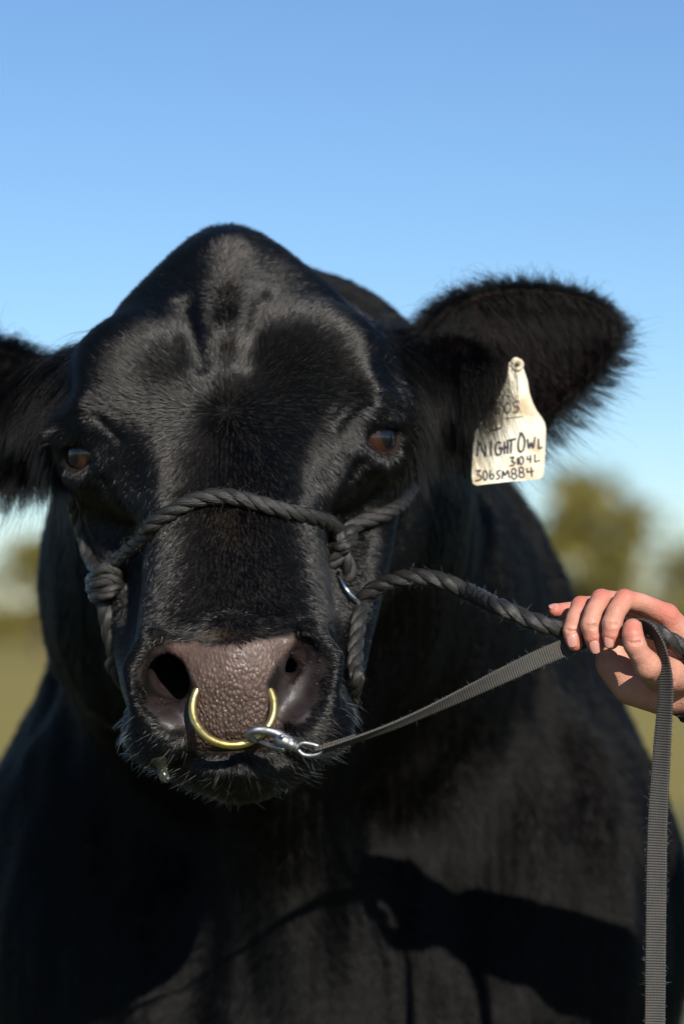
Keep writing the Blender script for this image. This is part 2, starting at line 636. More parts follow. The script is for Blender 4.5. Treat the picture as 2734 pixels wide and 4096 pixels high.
# nostrils
H(chain([(-6.6, 2.2, 3.2), (-6.9, 1.4, 1.0), (-6.1, 0.7, -1.4), (-4.7, 0.4, -2.7)], [0.8, 1.45, 1.75, 1.15]), 0.6, '-', False)
H(chain([(-6.5, 1.2, -0.2), (-5.9, 5.0, 0.6), (-4.0, 12.5, 3.0)], [2.2, 2.3, 1.9]), 0.7, '-', False)
H(chain([(7.2, 2.6, 3.0), (7.2, 1.6, 0.8), (6.2, 1.0, -1.6), (5.0, 0.8, -2.8)], [0.7, 1.2, 1.35, 0.9]), 1.0, '-', False)
H(chain([(6.4, 3.4, 1.9), (5.2, 3.6, 0.2), (4.2, 3.4, -1.2)], [0.75, 0.95, 0.8]), 0.5, '-', False)
H(chain([(5.6, 3.0, 0.7), (5.0, 6.0, 1.0), (3.6, 10.5, 3.0)], [0.6, 0.9, 1.0]), 0.5, '-', False)
# eye sockets and lids
EYE_C = np.array([14.25, 18.9, 23.2])
EYE_R = 2.45
EYE_D = np.array([0.62, -0.78, 0.05]); EYE_D /= np.linalg.norm(EYE_D)
_s = np.cross([0, 0, 1], EYE_D); _s /= np.linalg.norm(_s)
_u = np.cross(EYE_D, _s)


def on_eye(a, b, r):
    """point at angle a sideways, b up (degrees) on a sphere round the eye"""
    a, b = math.radians(a), math.radians(b)
    d = EYE_D * math.cos(a) * math.cos(b) + _s * math.sin(a) * math.cos(b) + _u * math.sin(b)
    return EYE_C + d * r * 1.14


H(ell(EYE_C + EYE_D * 1.0, (2.95, 2.95, 2.8)), 0.9, '-')
H(chain([on_eye(-74, -10, 2.4), on_eye(-42, 20, 2.55), on_eye(0, 33, 2.65), on_eye(40, 27, 2.6), on_eye(70, 2, 2.4)], [0.45, 0.65, 0.85, 0.75, 0.5]), 0.9)
H(chain([on_eye(-68, -6, 2.35), on_eye(-38, -40, 2.4), on_eye(0, -52, 2.45), on_eye(38, -38, 2.4), on_eye(66, 2, 2.3)], [0.45, 0.5, 0.55, 0.5, 0.5]), 0.9)
H(chain([on_eye(-50, -52, 2.9), on_eye(0, -62, 3.0), on_eye(45, -48, 2.9)], [0.4, 0.5, 0.4]), 0.9)

# ears: a curved leaf hollowed from the front
def ear(c, ang, turn, rx, rz, root, sgn):
    a, t = math.radians(ang), math.radians(turn)
    ex = np.array([math.cos(a) * math.cos(t) * sgn, math.sin(t), math.sin(a)])
    ex /= np.linalg.norm(ex)
    ey = np.cross([0, 0, 1.0], ex); ey /= np.linalg.norm(ey)
    if ey[1] < 0: ey = -ey
    ez = np.cross(ex, ey)
    if ez[2] < 0: ez = -ez
    R = np.stack([ex, ey, ez], 1)
    c = np.array(c, float)
    S.op(chain([root, c - ex * rx * 0.55], [4.0, 3.6]), 4.0)
    E = SDF(S.x, S.y, S.z) if False else None
    cin = c - ey * 2.1 + ex * 0.4 + ez * 0.1

    def half(X, Y, Z, cc, ra, rb, rc_):
        x, y, z = X - cc[0], Y - cc[1], Z - cc[2]
        u = (x * ex[0] + y * ex[1] + z * ex[2]) / ra
        v = (x * ey[0] + y * ey[1] + z * ey[2]) / rb
        w = (x * ez[0] + y * ez[1] + z * ez[2]) / rc_
        tp_, sh_ = np.clip(1 - 0.34 * u, 0.55, 1.3), 0.20 * u
        w = (w - sh_) / tp_
        k0 = np.sqrt(u * u + v * v + w * w)
        k1 = np.sqrt((u / ra) ** 2 + (v / rb) ** 2 + (w / (rc_ * tp_)) ** 2) + 1e-6
        return np.maximum(k0 * (k0 - 1) / k1, -rb)

    def fn(X, Y, Z):
        return np.maximum(half(X, Y, Z, c, rx, 3.4, rz), -half(X, Y, Z, cin, rx * 0.93, 3.2, rz * 0.88))
    shell_o = (None, c - 14, c + 14)
    S.op((fn, shell_o[1], shell_o[2]), 1.2)
    return c, R, rx, rz


EAR_R = ear((28.4, 29.6, 33.0), 12, 6, 12.2, 8.0, (15, 30, 32), 1)
EAR_L = ear((-30.0, 30.5, 27.0), -12, 8, 12.0, 7.4, (-16, 30, 30), -1)

BV, BF = S.mesh()
del S.F


def to_head(L):
    return L @ RH


def vnormals(V, F):
    a, b, c, d = (V[F[:, i]] for i in range(4))
    n = np.cross(c - a, d - b)
    N = np.zeros_like(V)
    for i in range(4):
        np.add.at(N, F[:, i], n)
    return N / (np.linalg.norm(N, axis=1)[:, None] + 1e-12)


def seg_dist2(x, z, pts):
    best = np.full(len(x), 1e9)
    for (ax, az), (bx, bz) in zip(pts[:-1], pts[1:]):
        L = (bx - ax) ** 2 + (bz - az) ** 2
        t = np.clip(((x - ax) * (bx - ax) + (z - az) * (bz - az)) / L, 0, 1)
        best = np.minimum(best, np.hypot(x - ax - t * (bx - ax), z - az - t * (bz - az)))
    return best


# value noise for folds and patchiness
def vnoise(p, seed=0):
    r = np.random.default_rng(seed)
    T = r.random((32, 32, 32)).astype(np.float32)
    i = np.floor(p).astype(int)
    f = p - i
    f = f * f * (3 - 2 * f)
    out = 0
    for dx in (0, 1):
        for dy in (0, 1):
            for dz in (0, 1):
                w = (f[:, 0] if dx else 1 - f[:, 0]) * (f[:, 1] if dy else 1 - f[:, 1]) * (f[:, 2] if dz else 1 - f[:, 2])
                out = out + w * T[(i[:, 0] + dx) % 32, (i[:, 1] + dy) % 32, (i[:, 2] + dz) % 32]
    return out


# relief: wrinkles by the eye, folds of the neck
BN = vnormals(BV, BF)
BH = to_head(BV)
front = (BN[:, 1] < -0.05) & (BH[:, 1] < 27)
for pts, wdt, dep in (
    ([(13.0, 20.6), (11.2, 18.0), (9.8, 15.8)], 0.45, 0.32),
    ([(15.0, 19.0), (13.4, 17.2), (11.8, 14.0)], 0.45, 0.18),
    ([(-13.0, 20.6), (-11.2, 18.0), (-9.8, 15.8)], 0.45, 0.3),
    ([(-5.5, 5.2), (0, 5.9), (5.5, 5.2)], 0.7, -0.35),
    ([(11.4, 21.6), (13.0, 19.4), (15.4, 19.0), (17.2, 20.4)], 0.3, 0.16),
    ([(10.4, 21.4), (12.4, 18.6), (15.4, 18.0), (17.4, 19.2)], 0.3, 0.13),
    ([(10.6, 24.4), (12.6, 26.6), (15.2, 27.0), (17.2, 25.8)], 0.35, 0.22),
    ([(10.0, 25.4), (12.6, 28.0), (15.4, 28.2)], 0.35, 0.14),
    ([(-10.6, 24.4), (-12.6, 26.6), (-15.2, 27.0), (-17.2, 25.8)], 0.35, 0.22),
    ([(-11.4, 21.6), (-13.0, 19.4), (-15.4, 19.0)], 0.3, 0.16),
):
    d = seg_dist2(BH[:, 0], BH[:, 2], pts)
    BV -= BN * (front * dep * np.exp(-(d / wdt) ** 2))[:, None]
body = np.clip((BV[:, 1] - 38) / 14, 0, 1)
fold = (vnoise(BV * [0.16, 0.16, 0.035], 3) - 0.5) * 2.4 + (vnoise(BV * [0.36, 0.36, 0.09], 4) - 0.5) * 0.9
BV += BN * (body * fold)[:, None]
BN = vnormals(BV, BF)
BH = to_head(BV)

# masks
hx, hy, hz = BH.T
ax = np.abs(hx)
# nose pad outline half width by height
padw = np.interp(hz, [-6.9, -6.2, -4.6, -2.8, -0.6, 1.4, 2.8, 3.7, 4.2], [4.2, 4.9, 4.8, 3.9, 3.4, 4.6, 6.1, 6.6, 6.4])
padtop = 3.9 - 0.5 * np.exp(-(hx / 2.2) ** 2) + 0.3 * (vnoise(BH * 1.2, 5) - 0.5)
pad = np.clip((padw - ax) / 0.5, 0, 1) * np.clip((padtop - hz) / 0.4, 0, 1) * np.clip((hz + 7.0) / 0.5, 0, 1) * (hy < 7.0)
# bare inner side of nostrils and their wings
nd = np.minimum.reduce([np.linalg.norm(np.stack([ax - q[0], (hy - q[1]) * 0.6, hz - q[2]], 1), axis=1) - q[3] for q in
                        ((6.4, 2.0, 2.6, 1.1), (7.0, 2.0, 0.8, 1.7), (6.2, 2, -1.4, 1.9), (4.9, 2, -2.8, 1.5), (5.6, 6, 1, 2.6), (5.0, 9, 2, 2.6), (4.0, 12, 3, 2.4), (6.0, 2, -3.4, 1.2))])
cav = ((hy > 2.4) | (ax < 6.0)) & (hy < 15) & (ax > 2.5) & (ax < 8.3) & (hz > -3.4) & (hz < 3.9)
nohair = np.clip((0.2 + 0.3 * np.clip(hz / 2, -0.6, 1) - nd) / 0.3, 0, 1) * (hy < 15)
BNH = BN @ RH
cav = cav | ((hy > 2.6) & (hy < 15) & (ax < 9.6) & (hz > -4.2) & (hz < 4.6) & (BNH[:, 0] * np.sign(hx) < 0.25))
nohair = np.maximum(nohair, cav)
nostril = np.clip(-nd / 0.4 + 0.5, 0, 1) * (hy < 15)
bare = np.maximum(pad, nostril)
ed = np.linalg.norm(np.stack([ax - EYE_C[0], hy - EYE_C[1], hz - EYE_C[2]], 1), axis=1)
lid = np.clip((3.25 - ed) / 0.4, 0, 1)
tear = 0.45 * np.exp(-(seg_dist2(hx, hz, [(13.4, 20.2), (12.4, 18.4)]) / 0.5) ** 2) * (hy < 21)


def ear_uv(E):
    c, R, rx, rz = E
    q = (BV - c) @ R
    u_ = q[:, 0] / rx
    return u_, q[:, 1], (q[:, 2] / rz - 0.20 * u_) / np.clip(1 - 0.34 * u_, 0.55, 1.3)


earw = np.zeros(len(BV))
earin = np.zeros(len(BV))
earedge = np.zeros(len(BV))
for E in (EAR_R, EAR_L):
    u, v, w = ear_uv(E)
    r = np.sqrt(u * u + w * w)
    m = (r < 1.1) & (np.abs(v) < 4.5) & (u > -0.75)
    ey = E[1][:, 1]
    facing = BN @ ey
    earw = np.where(m, 1, earw)
    earin = np.where(m & (facing < -0.2) & (r < 0.93), 1, earin)
    earedge = np.where(m, np.maximum(earedge, np.clip((r - 0.80) / 0.12, 0, 1)), earedge)

base = np.tile(np.array([0.006, 0.0052, 0.005]), (len(BV), 1))
mot = vnoise(BH * 0.9, 8)[:, None]
padc = np.array([0.090, 0.055, 0.043]) * (0.75 + 0.5 * mot)
padc = padc * np.interp(hz, [-6, -3, 3], [0.62, 0.85, 1.05])[:, None]
base = base * (1 - pad[:, None]) + padc * pad[:, None]
nos = nostril * (1 - pad)
base = base * (1 - nos[:, None]) + np.array([0.017, 0.0105, 0.0095]) * nos[:, None]
base = base * (1 - 0.8 * lid[:, None]) + np.array([0.016, 0.010, 0.009]) * 0.8 * lid[:, None]
base = base * (1 - 0.7 * tear[:, None]) + np.array([0.10, 0.05, 0.035]) * 0.7 * tear[:, None]
base = base * (1 - 0.7 * earin[:, None]) + np.array([0.014, 0.008, 0.007]) * 0.7 * earin[:, None]


def hide_mat():
    m = NT('black_hide')
    at = m.n('ShaderNodeAttribute', attribute_name='hide_color')
    pd = m.n('ShaderNodeAttribute', attribute_name='bare')
    wa = m.n('ShaderNodeAttribute', attribute_name='wet')
    tc = m.n('ShaderNodeTexCoord')
    warp = m.n('ShaderNodeTexNoise', i_Scale=60.0, i_Detail=2.0)
    m.l(tc.outputs['Object'], warp.inputs['Vector'])
    addv = m.n('ShaderNodeVectorMath', operation='MULTIPLY_ADD')
    addv.inputs[1].default_value = (0.006, 0.006, 0.006)
    m.l(warp.outputs['Color'], addv.inputs[0])
    m.l(tc.outputs['Object'], addv.inputs[2])
    vo = m.n('ShaderNodeTexVoronoi', feature='SMOOTH_F1', i_Scale=270.0, i_Smoothness=0.35)
    mpv = m.n('ShaderNodeMapping')
    mpv.inputs['Scale'].default_value = (1.25, 1.0, 0.8)
    m.l(addv.outputs[0], mpv.inputs[0])
    m.l(mpv.outputs[0], vo.inputs['Vector'])
    peb = m.ramp(vo.outputs[0], [(0.05, 1.0), (0.45, 0.45), (0.75, 0.0)])
    dark = m.n('ShaderNodeMix', data_type='RGBA', blend_type='MULTIPLY')
    m.l(pd.outputs['Fac'], dark.inputs[0])
    m.l(at.outputs['Color'], dark.inputs[6])
    m.l(m.ramp(vo.outputs[0], [(0.35, 1.0), (0.75, 0.6)]), dark.inputs[7])
    m.l(dark.outputs[2], m.b.inputs['Base Color'])
    fine = m.n('ShaderNodeTexNoise', i_Scale=700.0, i_Detail=2.0)
    m.l(tc.outputs['Object'], fine.inputs['Vector'])
    n0 = m.bump(fine.outputs[0], 0.25, 0.001)
    bp = m.n('ShaderNodeBump')
    bp.inputs['Distance'].default_value = 0.0019
    m.l(pd.outputs['Fac'], bp.inputs['Strength'])
    m.l(peb, bp.inputs['Height'])
    m.l(n0, bp.inputs['Normal'])
    m.l(bp.outputs[0], m.b.inputs['Normal'])
    wet = m.n('ShaderNodeTexNoise', i_Scale=90.0, i_Detail=3.0)
    m.l(tc.outputs['Object'], wet.inputs['Vector'])
    wr = m.ramp(wet.outputs[0], [(0.45, 0.6), (0.68, 0.3)])
    rr = m.mix(wa.outputs['Fac'], (0.7, 0.7, 0.7), wr)
    m.l(rr, m.b.inputs['Roughness'])
    sp = m.mix(wa.outputs['Fac'], (0.1, 0.1, 0.1), (0.4, 0.4, 0.4))
    m.l(sp, m.b.inputs['Specular IOR Level'])
    return m.m


bull = tag(empty('bull', to_world((9, 98, 0)) * [1, 1, 0]), 'huge black bull with a broad forehead facing the camera, wearing a rope halter', 'bull')
bme = mesh_np('body', to_world(BV), BF)
color_attr(bme, 'hide_color', base)
float_attr(bme, 'bare', pad * np.interp(hz, [-6, -1, 1.5, 3.5], [1.0, 0.9, 0.4, 0.22]))
float_attr(bme, 'wet', bare)
body_ob = link('body', bme, hide_mat(), bull)
BVW = to_world(BV)
BVH = BVHTree.FromPolygons([tuple(v) for v in BVW], BF.tolist())


def hit(px, py, fallback=10.0):
    o = Vector((0, CAM_Y, CAM_Z))
    d = Vector(ray(px, py)).normalized()
    loc, nrm, idx, dist = BVH.ray_cast(o, d)
    if loc is None:
        return P(px, py, fallback), np.array([0, -1.0, 0])
    return np.array(loc), np.array(nrm)

# eyes
def eye_mat():
    m = NT('eye_surface')
    at = m.n('ShaderNodeAttribute', attribute_name='gaze')
    c = m.ramp(at.outputs['Fac'], [(0.0, (0.024, 0.010, 0.008)), (0.62, (0.026, 0.010, 0.008)), (0.68, (0.036, 0.014, 0.009)), (0.84, (0.022, 0.009, 0.006)), (0.87, (0.004, 0.003, 0.006)), (1.0, (0.003, 0.003, 0.006))])
    m.l(c, m.b.inputs['Base Color'])
    m.set(Roughness=0.06, Specular_IOR_Level=0.45)
    m.b.inputs['Coat Weight'].default_value = 0.35
    m.b.inputs['Coat Roughness'].default_value = 0.02
    return m.m


EYE_MAT = eye_mat()
for sx in (1, -1):
    b_ = bmesh.new()
    bmesh.ops.create_uvsphere(b_, u_segments=48, v_segments=32, radius=1)
    V = np.array([v.co[:] for v in b_.verts])
    F = [tuple(v.index for v in f.verts) for f in b_.faces]
    b_.free()
    D = np.array([0.80 * sx, -0.60, 0.02]); D /= np.linalg.norm(D)
    g = V @ D
    bulge = 1 + 0.05 * np.clip((g - 0.6) / 0.4, 0, 1)
    Vw = head_to_world(EYE_C * [sx, 1, 1] + V * EYE_R * bulge[:, None])
    me = bpy.data.meshes.new('eye')
    me.from_pydata([tuple(v) for v in Vw], [], F)
    me.polygons.foreach_set('use_smooth', [True] * len(F))
    float_attr(me, 'gaze', np.clip(g, 0, 1))
    link('eye', me, EYE_MAT, bull)

# ------------------------------------------------------------------ fur
def hair_mat(name, col, rough=0.3, rad=0.35, ior=1.5):
    m = bpy.data.materials.new(name)
    m.use_nodes = True
    t = m.node_tree
    t.nodes.clear()
    out = t.nodes.new('ShaderNodeOutputMaterial')
    h = t.nodes.new('ShaderNodeBsdfHairPrincipled')
    h.model = 'CHIANG'
    h.parametrization = 'COLOR'
    h.inputs['Color'].default_value = (*col, 1)
    h.inputs['Roughness'].default_value = rough
    h.inputs['Radial Roughness'].default_value = rad
    h.inputs['IOR'].default_value = ior
    h.inputs['Random Roughness'].default_value = 0.4
    t.links.new(h.outputs[0], out.inputs[0])
    return m


FUR = hair_mat('black_fur', (0.003, 0.0025, 0.002), 0.18, 0.25, 1.52)
COAT = hair_mat('black_coat', (0.002, 0.0018, 0.0015), 0.28, 0.35, 1.28)
BROWN = hair_mat('sun_bleached_hair', (0.10, 0.05, 0.025), 0.35)
WHISK = hair_mat('pale_whisker', (0.55, 0.53, 0.5), 0.25)
TRI = np.concatenate([BF[:, [0, 1, 2]], BF[:, [0, 2, 3]]])
_a, _b, _c = (BV[TRI[:, i]] for i in range(3))
T_AREA = 0.5 * np.linalg.norm(np.cross(_b - _a, _c - _a), axis=1)


def norm(v):
    return v / (np.linalg.norm(v, axis=1)[:, None] + 1e-9)


def sample(density, cap=None):
    """density per vertex (1/cm2) -> points, normals, barycentric picker"""
    w = T_AREA * density[TRI].mean(1)
    n = int(w.sum())
    if cap:
        n = min(n, cap)
    cs = np.cumsum(w)
    k = np.searchsorted(cs, RNG.random(n) * cs[-1])
    k = np.minimum(k, len(TRI) - 1)
    r1, r2 = np.sqrt(RNG.random(n)), RNG.random(n)
    B = np.stack([1 - r1, r1 * (1 - r2), r1 * r2], 1)

    def pick(A):
        A = np.asarray(A)
        T = TRI[k]
        if A.ndim == 1:
            return (A[T] * B).sum(1)
        return (A[T] * B[:, :, None]).sum(1)
    return pick(BV), norm(pick(BN)), pick


def curves(name, pts, radius, mat, parent):
    """pts (n, m, 3) in bull cm; radius (n, m) cm"""
    n, m = pts.shape[:2]
    hc = bpy.data.hair_curves.new(name)
    hc.add_curves([m] * n)
    hc.position_data.foreach_set('vector', to_world(pts.reshape(-1, 3)).astype(np.float32).ravel())
    ra = hc.attributes.get('radius') or hc.attributes.new('radius', 'FLOAT', 'POINT')
    ra.data.foreach_set('value', (radius * 0.01).astype(np.float32).ravel())
    return link(name, hc, mat, parent)


def grow(p, n, flow, length, tilt, rad, m=4, bend=0.5, jit=0.25, gravity=0.0, clump=None):
    N = len(p)
    f = flow + RNG.normal(0, jit, (N, 3))
    f = norm(f - n * (f * n).sum(1)[:, None])
    tilt = np.clip(tilt + RNG.normal(0, 0.12, N), 0.05, 1.5)
    pts = [p - n * 0.03]
    step = (length / (m - 1))[:, None]
    for i in range(m - 1):
        a = tilt * (1 - bend * i / (m - 1))
        d = f * np.cos(a)[:, None] + n * np.sin(a)[:, None]
        d[:, 2] -= gravity * (i / (m - 1)) * 1.4
        d = norm(d)
        pts.append(pts[-1] + d * step)
    pts = np.stack(pts, 1)
    if clump is not None:
        strength, cell = clump
        key = np.floor(p / cell).astype(int)
        key = key.astype(np.int64) + 1024
        h = (key[:, 0] * 8192 + key[:, 1]) * 8192 + key[:, 2]
        u, inv = np.unique(h, return_inverse=True)
        cnt = np.bincount(inv)[:, None]
        tipm = np.stack([np.bincount(inv, pts[:, -1, i]) for i in range(3)], 1) / cnt
        for i in range(1, m):
            s = strength * (i / (m - 1)) ** 1.5
            pts[:, i] += (tipm[inv] - pts[:, -1]) * s if i == m - 1 else (tipm[inv] - pts[:, -1]) * s
    prof = np.linspace(1, 0.25, m)[None]
    return pts, rad[:, None] * prof


W1, W2 = np.array([0, 12.0, 26.3]), np.array([0, 23.6, 43.6])


def head_flow(h):
    """hair direction on the head, head frame"""
    x, y, z = h.T
    sg = np.tanh(x / 3.0)
    low = np.stack([0.35 * sg, 0.25 + 0 * x, -1 + 0 * x], 1)
    up = np.stack([0.9 * sg, 0.5 + 0 * x, 0.55 + 0 * x], 1)
    side = np.stack([0.3 * sg, 0.8 + 0 * x, -0.6 + 0 * x], 1)
    t = np.clip((z - 24) / 5, 0, 1)[:, None]
    f = low * (1 - t) + up * t
    s = np.clip((y - 16) / 8, 0, 1)[:, None] * (1 - np.clip((z - 30) / 6, 0, 1))[:, None]
    f = f * (1 - s) + side * s
    d1 = norm(h - W1)
    w1 = np.exp(-(np.linalg.norm(h - W1, axis=1) / 9.0) ** 2)[:, None] * 4
    f = f + d1 * w1
    d2 = norm(h - W2)
    w2 = (np.exp(-(x / 2.2) ** 2) * np.clip((z - 29.8) / 2.5, 0, 1) * np.clip((42.0 - z) / 6, 0, 1))[:, None] * 2.1 + np.exp(-(np.linalg.norm(h - W2, axis=1) / 2.6) ** 2)[:, None] * 0.5
    f = f + d2 * w2
    # muzzle: away from the nose pad
    mz = np.clip((6 - z) / 3, 0, 1)[:, None]
    mf = np.stack([x * 0.25, 0.5 + 0 * x, (z + 1.0) * 0.05 - 0.7], 1)
    return f * (1 - mz) + mf * mz


is_head = (BV[:, 1] < 37) & (earw < 0.5)
back = np.clip((BN[:, 1] - 0.2) / 0.4, 0, 1)
eyebare = np.clip((3.1 - ed) / 0.2, 0, 1)
# short coat of the face
dens = np.where(is_head, 85.0, 0) * (1 - 0.75 * back) * np.clip(1 - bare * 1.6, 0, 1) * (1 - eyebare) * (1 - nohair)
dens *= np.where(earw > 0.5, 0, 1)
p, n, pick = sample(dens)
h = to_head(p)
f = head_flow(h) @ RH.T
z = h[:, 2]
ln = np.interp(z, [-11, -6, 3, 6, 14, 24, 34, 40, 45], [0.9, 0.7, 0.45, 0.6, 0.7, 0.85, 0.95, 1.15, 1.2])
ln *= np.where(np.abs(h[:, 0]) < 3.2, np.interp(z, [3.4, 5.2, 7, 31, 34], [1.3, 1.5, 1.0, 1.0, 1.2]), 1.0)
ln *= RNG.uniform(0.6, 1.25, len(p)) * (1 - 0.5 * pick(lid))
wd1 = np.linalg.norm(h - W1, axis=1)
wd2 = np.linalg.norm(h - W2, axis=1)
tl = 0.38 + 0.35 * np.exp(-(wd1 / 2.0) ** 2)
pts, rd = grow(p, n, f, ln, tl, np.where(RNG.random(len(p)) < 0.2, 0.032, 0.017) * RNG.uniform(0.7, 1.3, len(p)), m=4, bend=0.45, jit=0.36, clump=(0.4, 0.42))
curves('face_fur', pts, rd, FUR, bull)
print('face hairs', len(p))

# coat of neck, shoulders and chest
vis = (BV[:, 1] >= 36) & (BV[:, 1] < 150) & (BV[:, 2] > -75) & (earw < 0.5)
dens = np.where(vis, 16.0, 0) * (1 - back)
dens *= np.interp(BV[:, 1], [36, 60, 100, 150], [1.5, 1.1, 0.8, 0.3])
p, n, pick = sample(dens)
fl = np.stack([0.15 * np.sign(p[:, 0] - 6), np.full(len(p), 0.55), np.full(len(p), -0.9)], 1)
fl[:, 0] += 1.2 * (vnoise(p * 0.12, 21) - 0.5)
pts, rd = grow(p, n, fl, RNG.uniform(1.0, 2.2, len(p)), np.full(len(p), 0.28), np.full(len(p), 0.028), m=4, jit=0.2, clump=(0.4, 1.6))
curves('body_coat', pts, rd, COAT, bull)
print('body hairs', len(p))

# ears: long fringe on the rim, silky inside, short on the back
EP, ER = [], []
for E in (EAR_R, EAR_L):
    c, R, rx, rz = E
    u, v, w = ear_uv(E)
    r = np.sqrt(u * u + w * w)
    m_ = (r < 1.12) & (np.abs(v) < 5) & (u > -1.15)
    fringe = np.where(m_, np.clip((r - 0.86) / 0.08, 0, 1), 0) * 42 * np.clip((u + 0.9) / 0.3, 0, 1)
    inner = np.where(m_ & (BN @ R[:, 1] < 0.1), np.where(u > -0.15, 22.0, 28.0), 0)
    outer = np.where(m_ & (BN @ R[:, 1] >= 0.1), 26.0, 0)
    for kind, dn in (('fringe', fringe), ('inner', inner), ('outer', outer)):
        p, n, pick = sample(dn.astype(float))
        q = (p - c) @ R
        uu = q[:, 0] / rx
        ww = (q[:, 2] / rz - 0.20 * uu) / np.clip(1 - 0.34 * uu, 0.55, 1.3)
        rad2 = norm(np.stack([uu * 0.8, 0 * uu, ww], 1)) @ R.T
        if kind == 'fringe':
            L = np.where(RNG.random(len(p)) < 0.6, RNG.uniform(0.8, 2.4, len(p)), RNG.gamma(4.0, 1.15, len(p))) * np.interp(ww, [-1, -0.5, 0.3, 1], [1.6, 1.3, 0.6, 0.85])
            top = np.clip(ww, 0, 1)[:, None]
            fl = rad2 * 1.0 - R[:, 1] * 0.25 + R[:, 0] * np.where(ww < 0.3, 0.45, -0.25)[:, None]
            pts, rd = grow(p, norm(rad2 + n * 0.3), fl, L, np.full(len(p), 0.9), np.full(len(p), 0.0135), m=6, bend=0.55, jit=0.42, gravity=0.3, clump=(0.72, 1.7))
        elif kind == 'inner':
            L = RNG.uniform(1.0, 2.4, len(p)) * np.where(uu < -0.2, 2.2, 1.2)
            fl = R[:, 0] * (0.35 - 0.9 * (uu < -0.2))[:, None] - R[:, 2] * np.where(ww < 0.2, 1.0, 0.8)[:, None] * 0.9
            pts, rd = grow(p, n, fl, L, np.full(len(p), 0.5), np.full(len(p), 0.016), m=5, jit=0.3, gravity=0.3, clump=(0.5, 1.3))
        else:
            L = RNG.uniform(0.8, 2.0, len(p))
            fl = np.tile(R[:, 0], (len(p), 1)) - R[:, 2] * 0.3
            pts, rd = grow(p, n, fl, L, np.full(len(p), 0.35), np.full(len(p), 0.018), m=6 if kind == 'fringe' else 5, jit=0.25)
        if pts.shape[1] < 6:     # resample to six points so that all ear hair is one object
            t = np.linspace(0, pts.shape[1] - 1, 6)
            i0 = np.minimum(t.astype(int), pts.shape[1] - 2)
            ft = (t - i0)[None, :, None]
            pts = pts[:, i0] * (1 - ft) + pts[:, i0 + 1] * ft
            rd = rd[:, i0] * (1 - ft[..., 0]) + rd[:, i0 + 1] * ft[..., 0]
        EP.append(pts); ER.append(rd)
    # long locks hanging from the base of the ear
    sgn = np.sign(c[0])
    base_m = np.exp(-(np.linalg.norm((BV - (c - R[:, 0] * rx * 0.72 - R[:, 2] * 1.5 - R[:, 1] * 2.0)), axis=1) / 5.0) ** 2) * 26
    p, n, pick = sample(base_m * (BN[:, 1] < 0.3))
    fl = np.tile(np.array([0.25 * sgn, -0.1, -1.0]), (len(p), 1))
    L = RNG.uniform(3.0, 9.0, len(p))
    pts, rd = grow(p, n, fl, L, np.full(len(p), 0.55), np.full(len(p), 0.015), m=6, jit=0.25, gravity=0.5, clump=(0.6, 1.4))
    EP.append(pts); ER.append(rd)
# a few long locks fall in front of the ear from its upper root
nl = 900
rt = np.stack([RNG.uniform(22.5, 28.5, nl), RNG.uniform(22.6, 24.2, nl), RNG.uniform(27.0, 32.5, nl)], 1)
rt[:, 1] = np.where(rt[:, 0] > 26.5, rt[:, 1] - 0.4, rt[:, 1])
pp = [np.stack([rt[:, 0] - 1.5, np.full(nl, 27.5), rt[:, 2] + 2.5], 1), rt]
Ll = RNG.uniform(2.0, 8.0, nl) * np.where(rt[:, 0] > 26.5, 0.55, 1.0)
sw = RNG.normal(0.05, 0.14, nl)
for i in range(4):
    pp.append(pp[-1] + np.stack([sw + 0.06 * i, RNG.normal(0.02, 0.03, nl), -np.ones(nl)], 1) * (Ll / 4)[:, None])
keep = (rt[:, 0] < 26.2) | (RNG.random(nl) < 0.35)
EP.append(np.stack(pp, 1)[keep]); ER.append(np.full((keep.sum(), 1), 0.016) * np.linspace(1, 0.3, 6)[None])
curves('ear_hair', np.concatenate(EP), np.concatenate(ER), COAT, bull)
print('ear hairs', sum(len(e) for e in EP))

# whiskers of the lips and chin
wm = np.clip((-1.0 - hz) / 3, 0, 1) * (hy < 13) * (1 - bare) * (BN[:, 1] < 0.5) * np.clip((ax - 1) / 3 + (hz < -7.2), 0, 1)
p, n, pick = sample(wm * 1.1)
h = to_head(p)
fl = np.stack([np.tanh(h[:, 0] / 4) * 0.7, np.full(len(p), 0.0), np.full(len(p), -0.5)], 1) @ RH.T
pts, rd = grow(p, n, fl, RNG.uniform(0.7, 2.0, len(p)), np.full(len(p), 0.85), np.full(len(p), 0.0115), m=5, jit=0.25, gravity=0.15)
curves('whiskers', pts, rd, WHISK, bull)

# brownish sun-bleached hair on the bridge of the nose and at the edge of the pad
bw = np.exp(-((hx - 0.3) / 1.6) ** 2 - ((hz - 14.6) / 2.2) ** 2) * 26 + np.exp(-((hx + 0.2) / 2.4) ** 2 - ((hz - 4.4) / 0.5) ** 2) * 60
bw = np.maximum(bw, np.exp(-(hx / 1.1) ** 2) * np.clip((hz - 31.5) / 2, 0, 1) * np.clip((45.0 - hz) / 1.5, 0, 1) * 18)
p, n, pick = sample(bw * (hy < 27) * (BN[:, 1] < -0.2) * (1 - bare))
fl = head_flow(to_head(p)) @ RH.T
pts, rd = grow(p, n, fl, RNG.uniform(0.4, 0.9, len(p)), np.full(len(p), 0.45), np.full(len(p), 0.017), m=4, jit=0.3)
curves('bleached_hair', pts, rd, BROWN, bull)

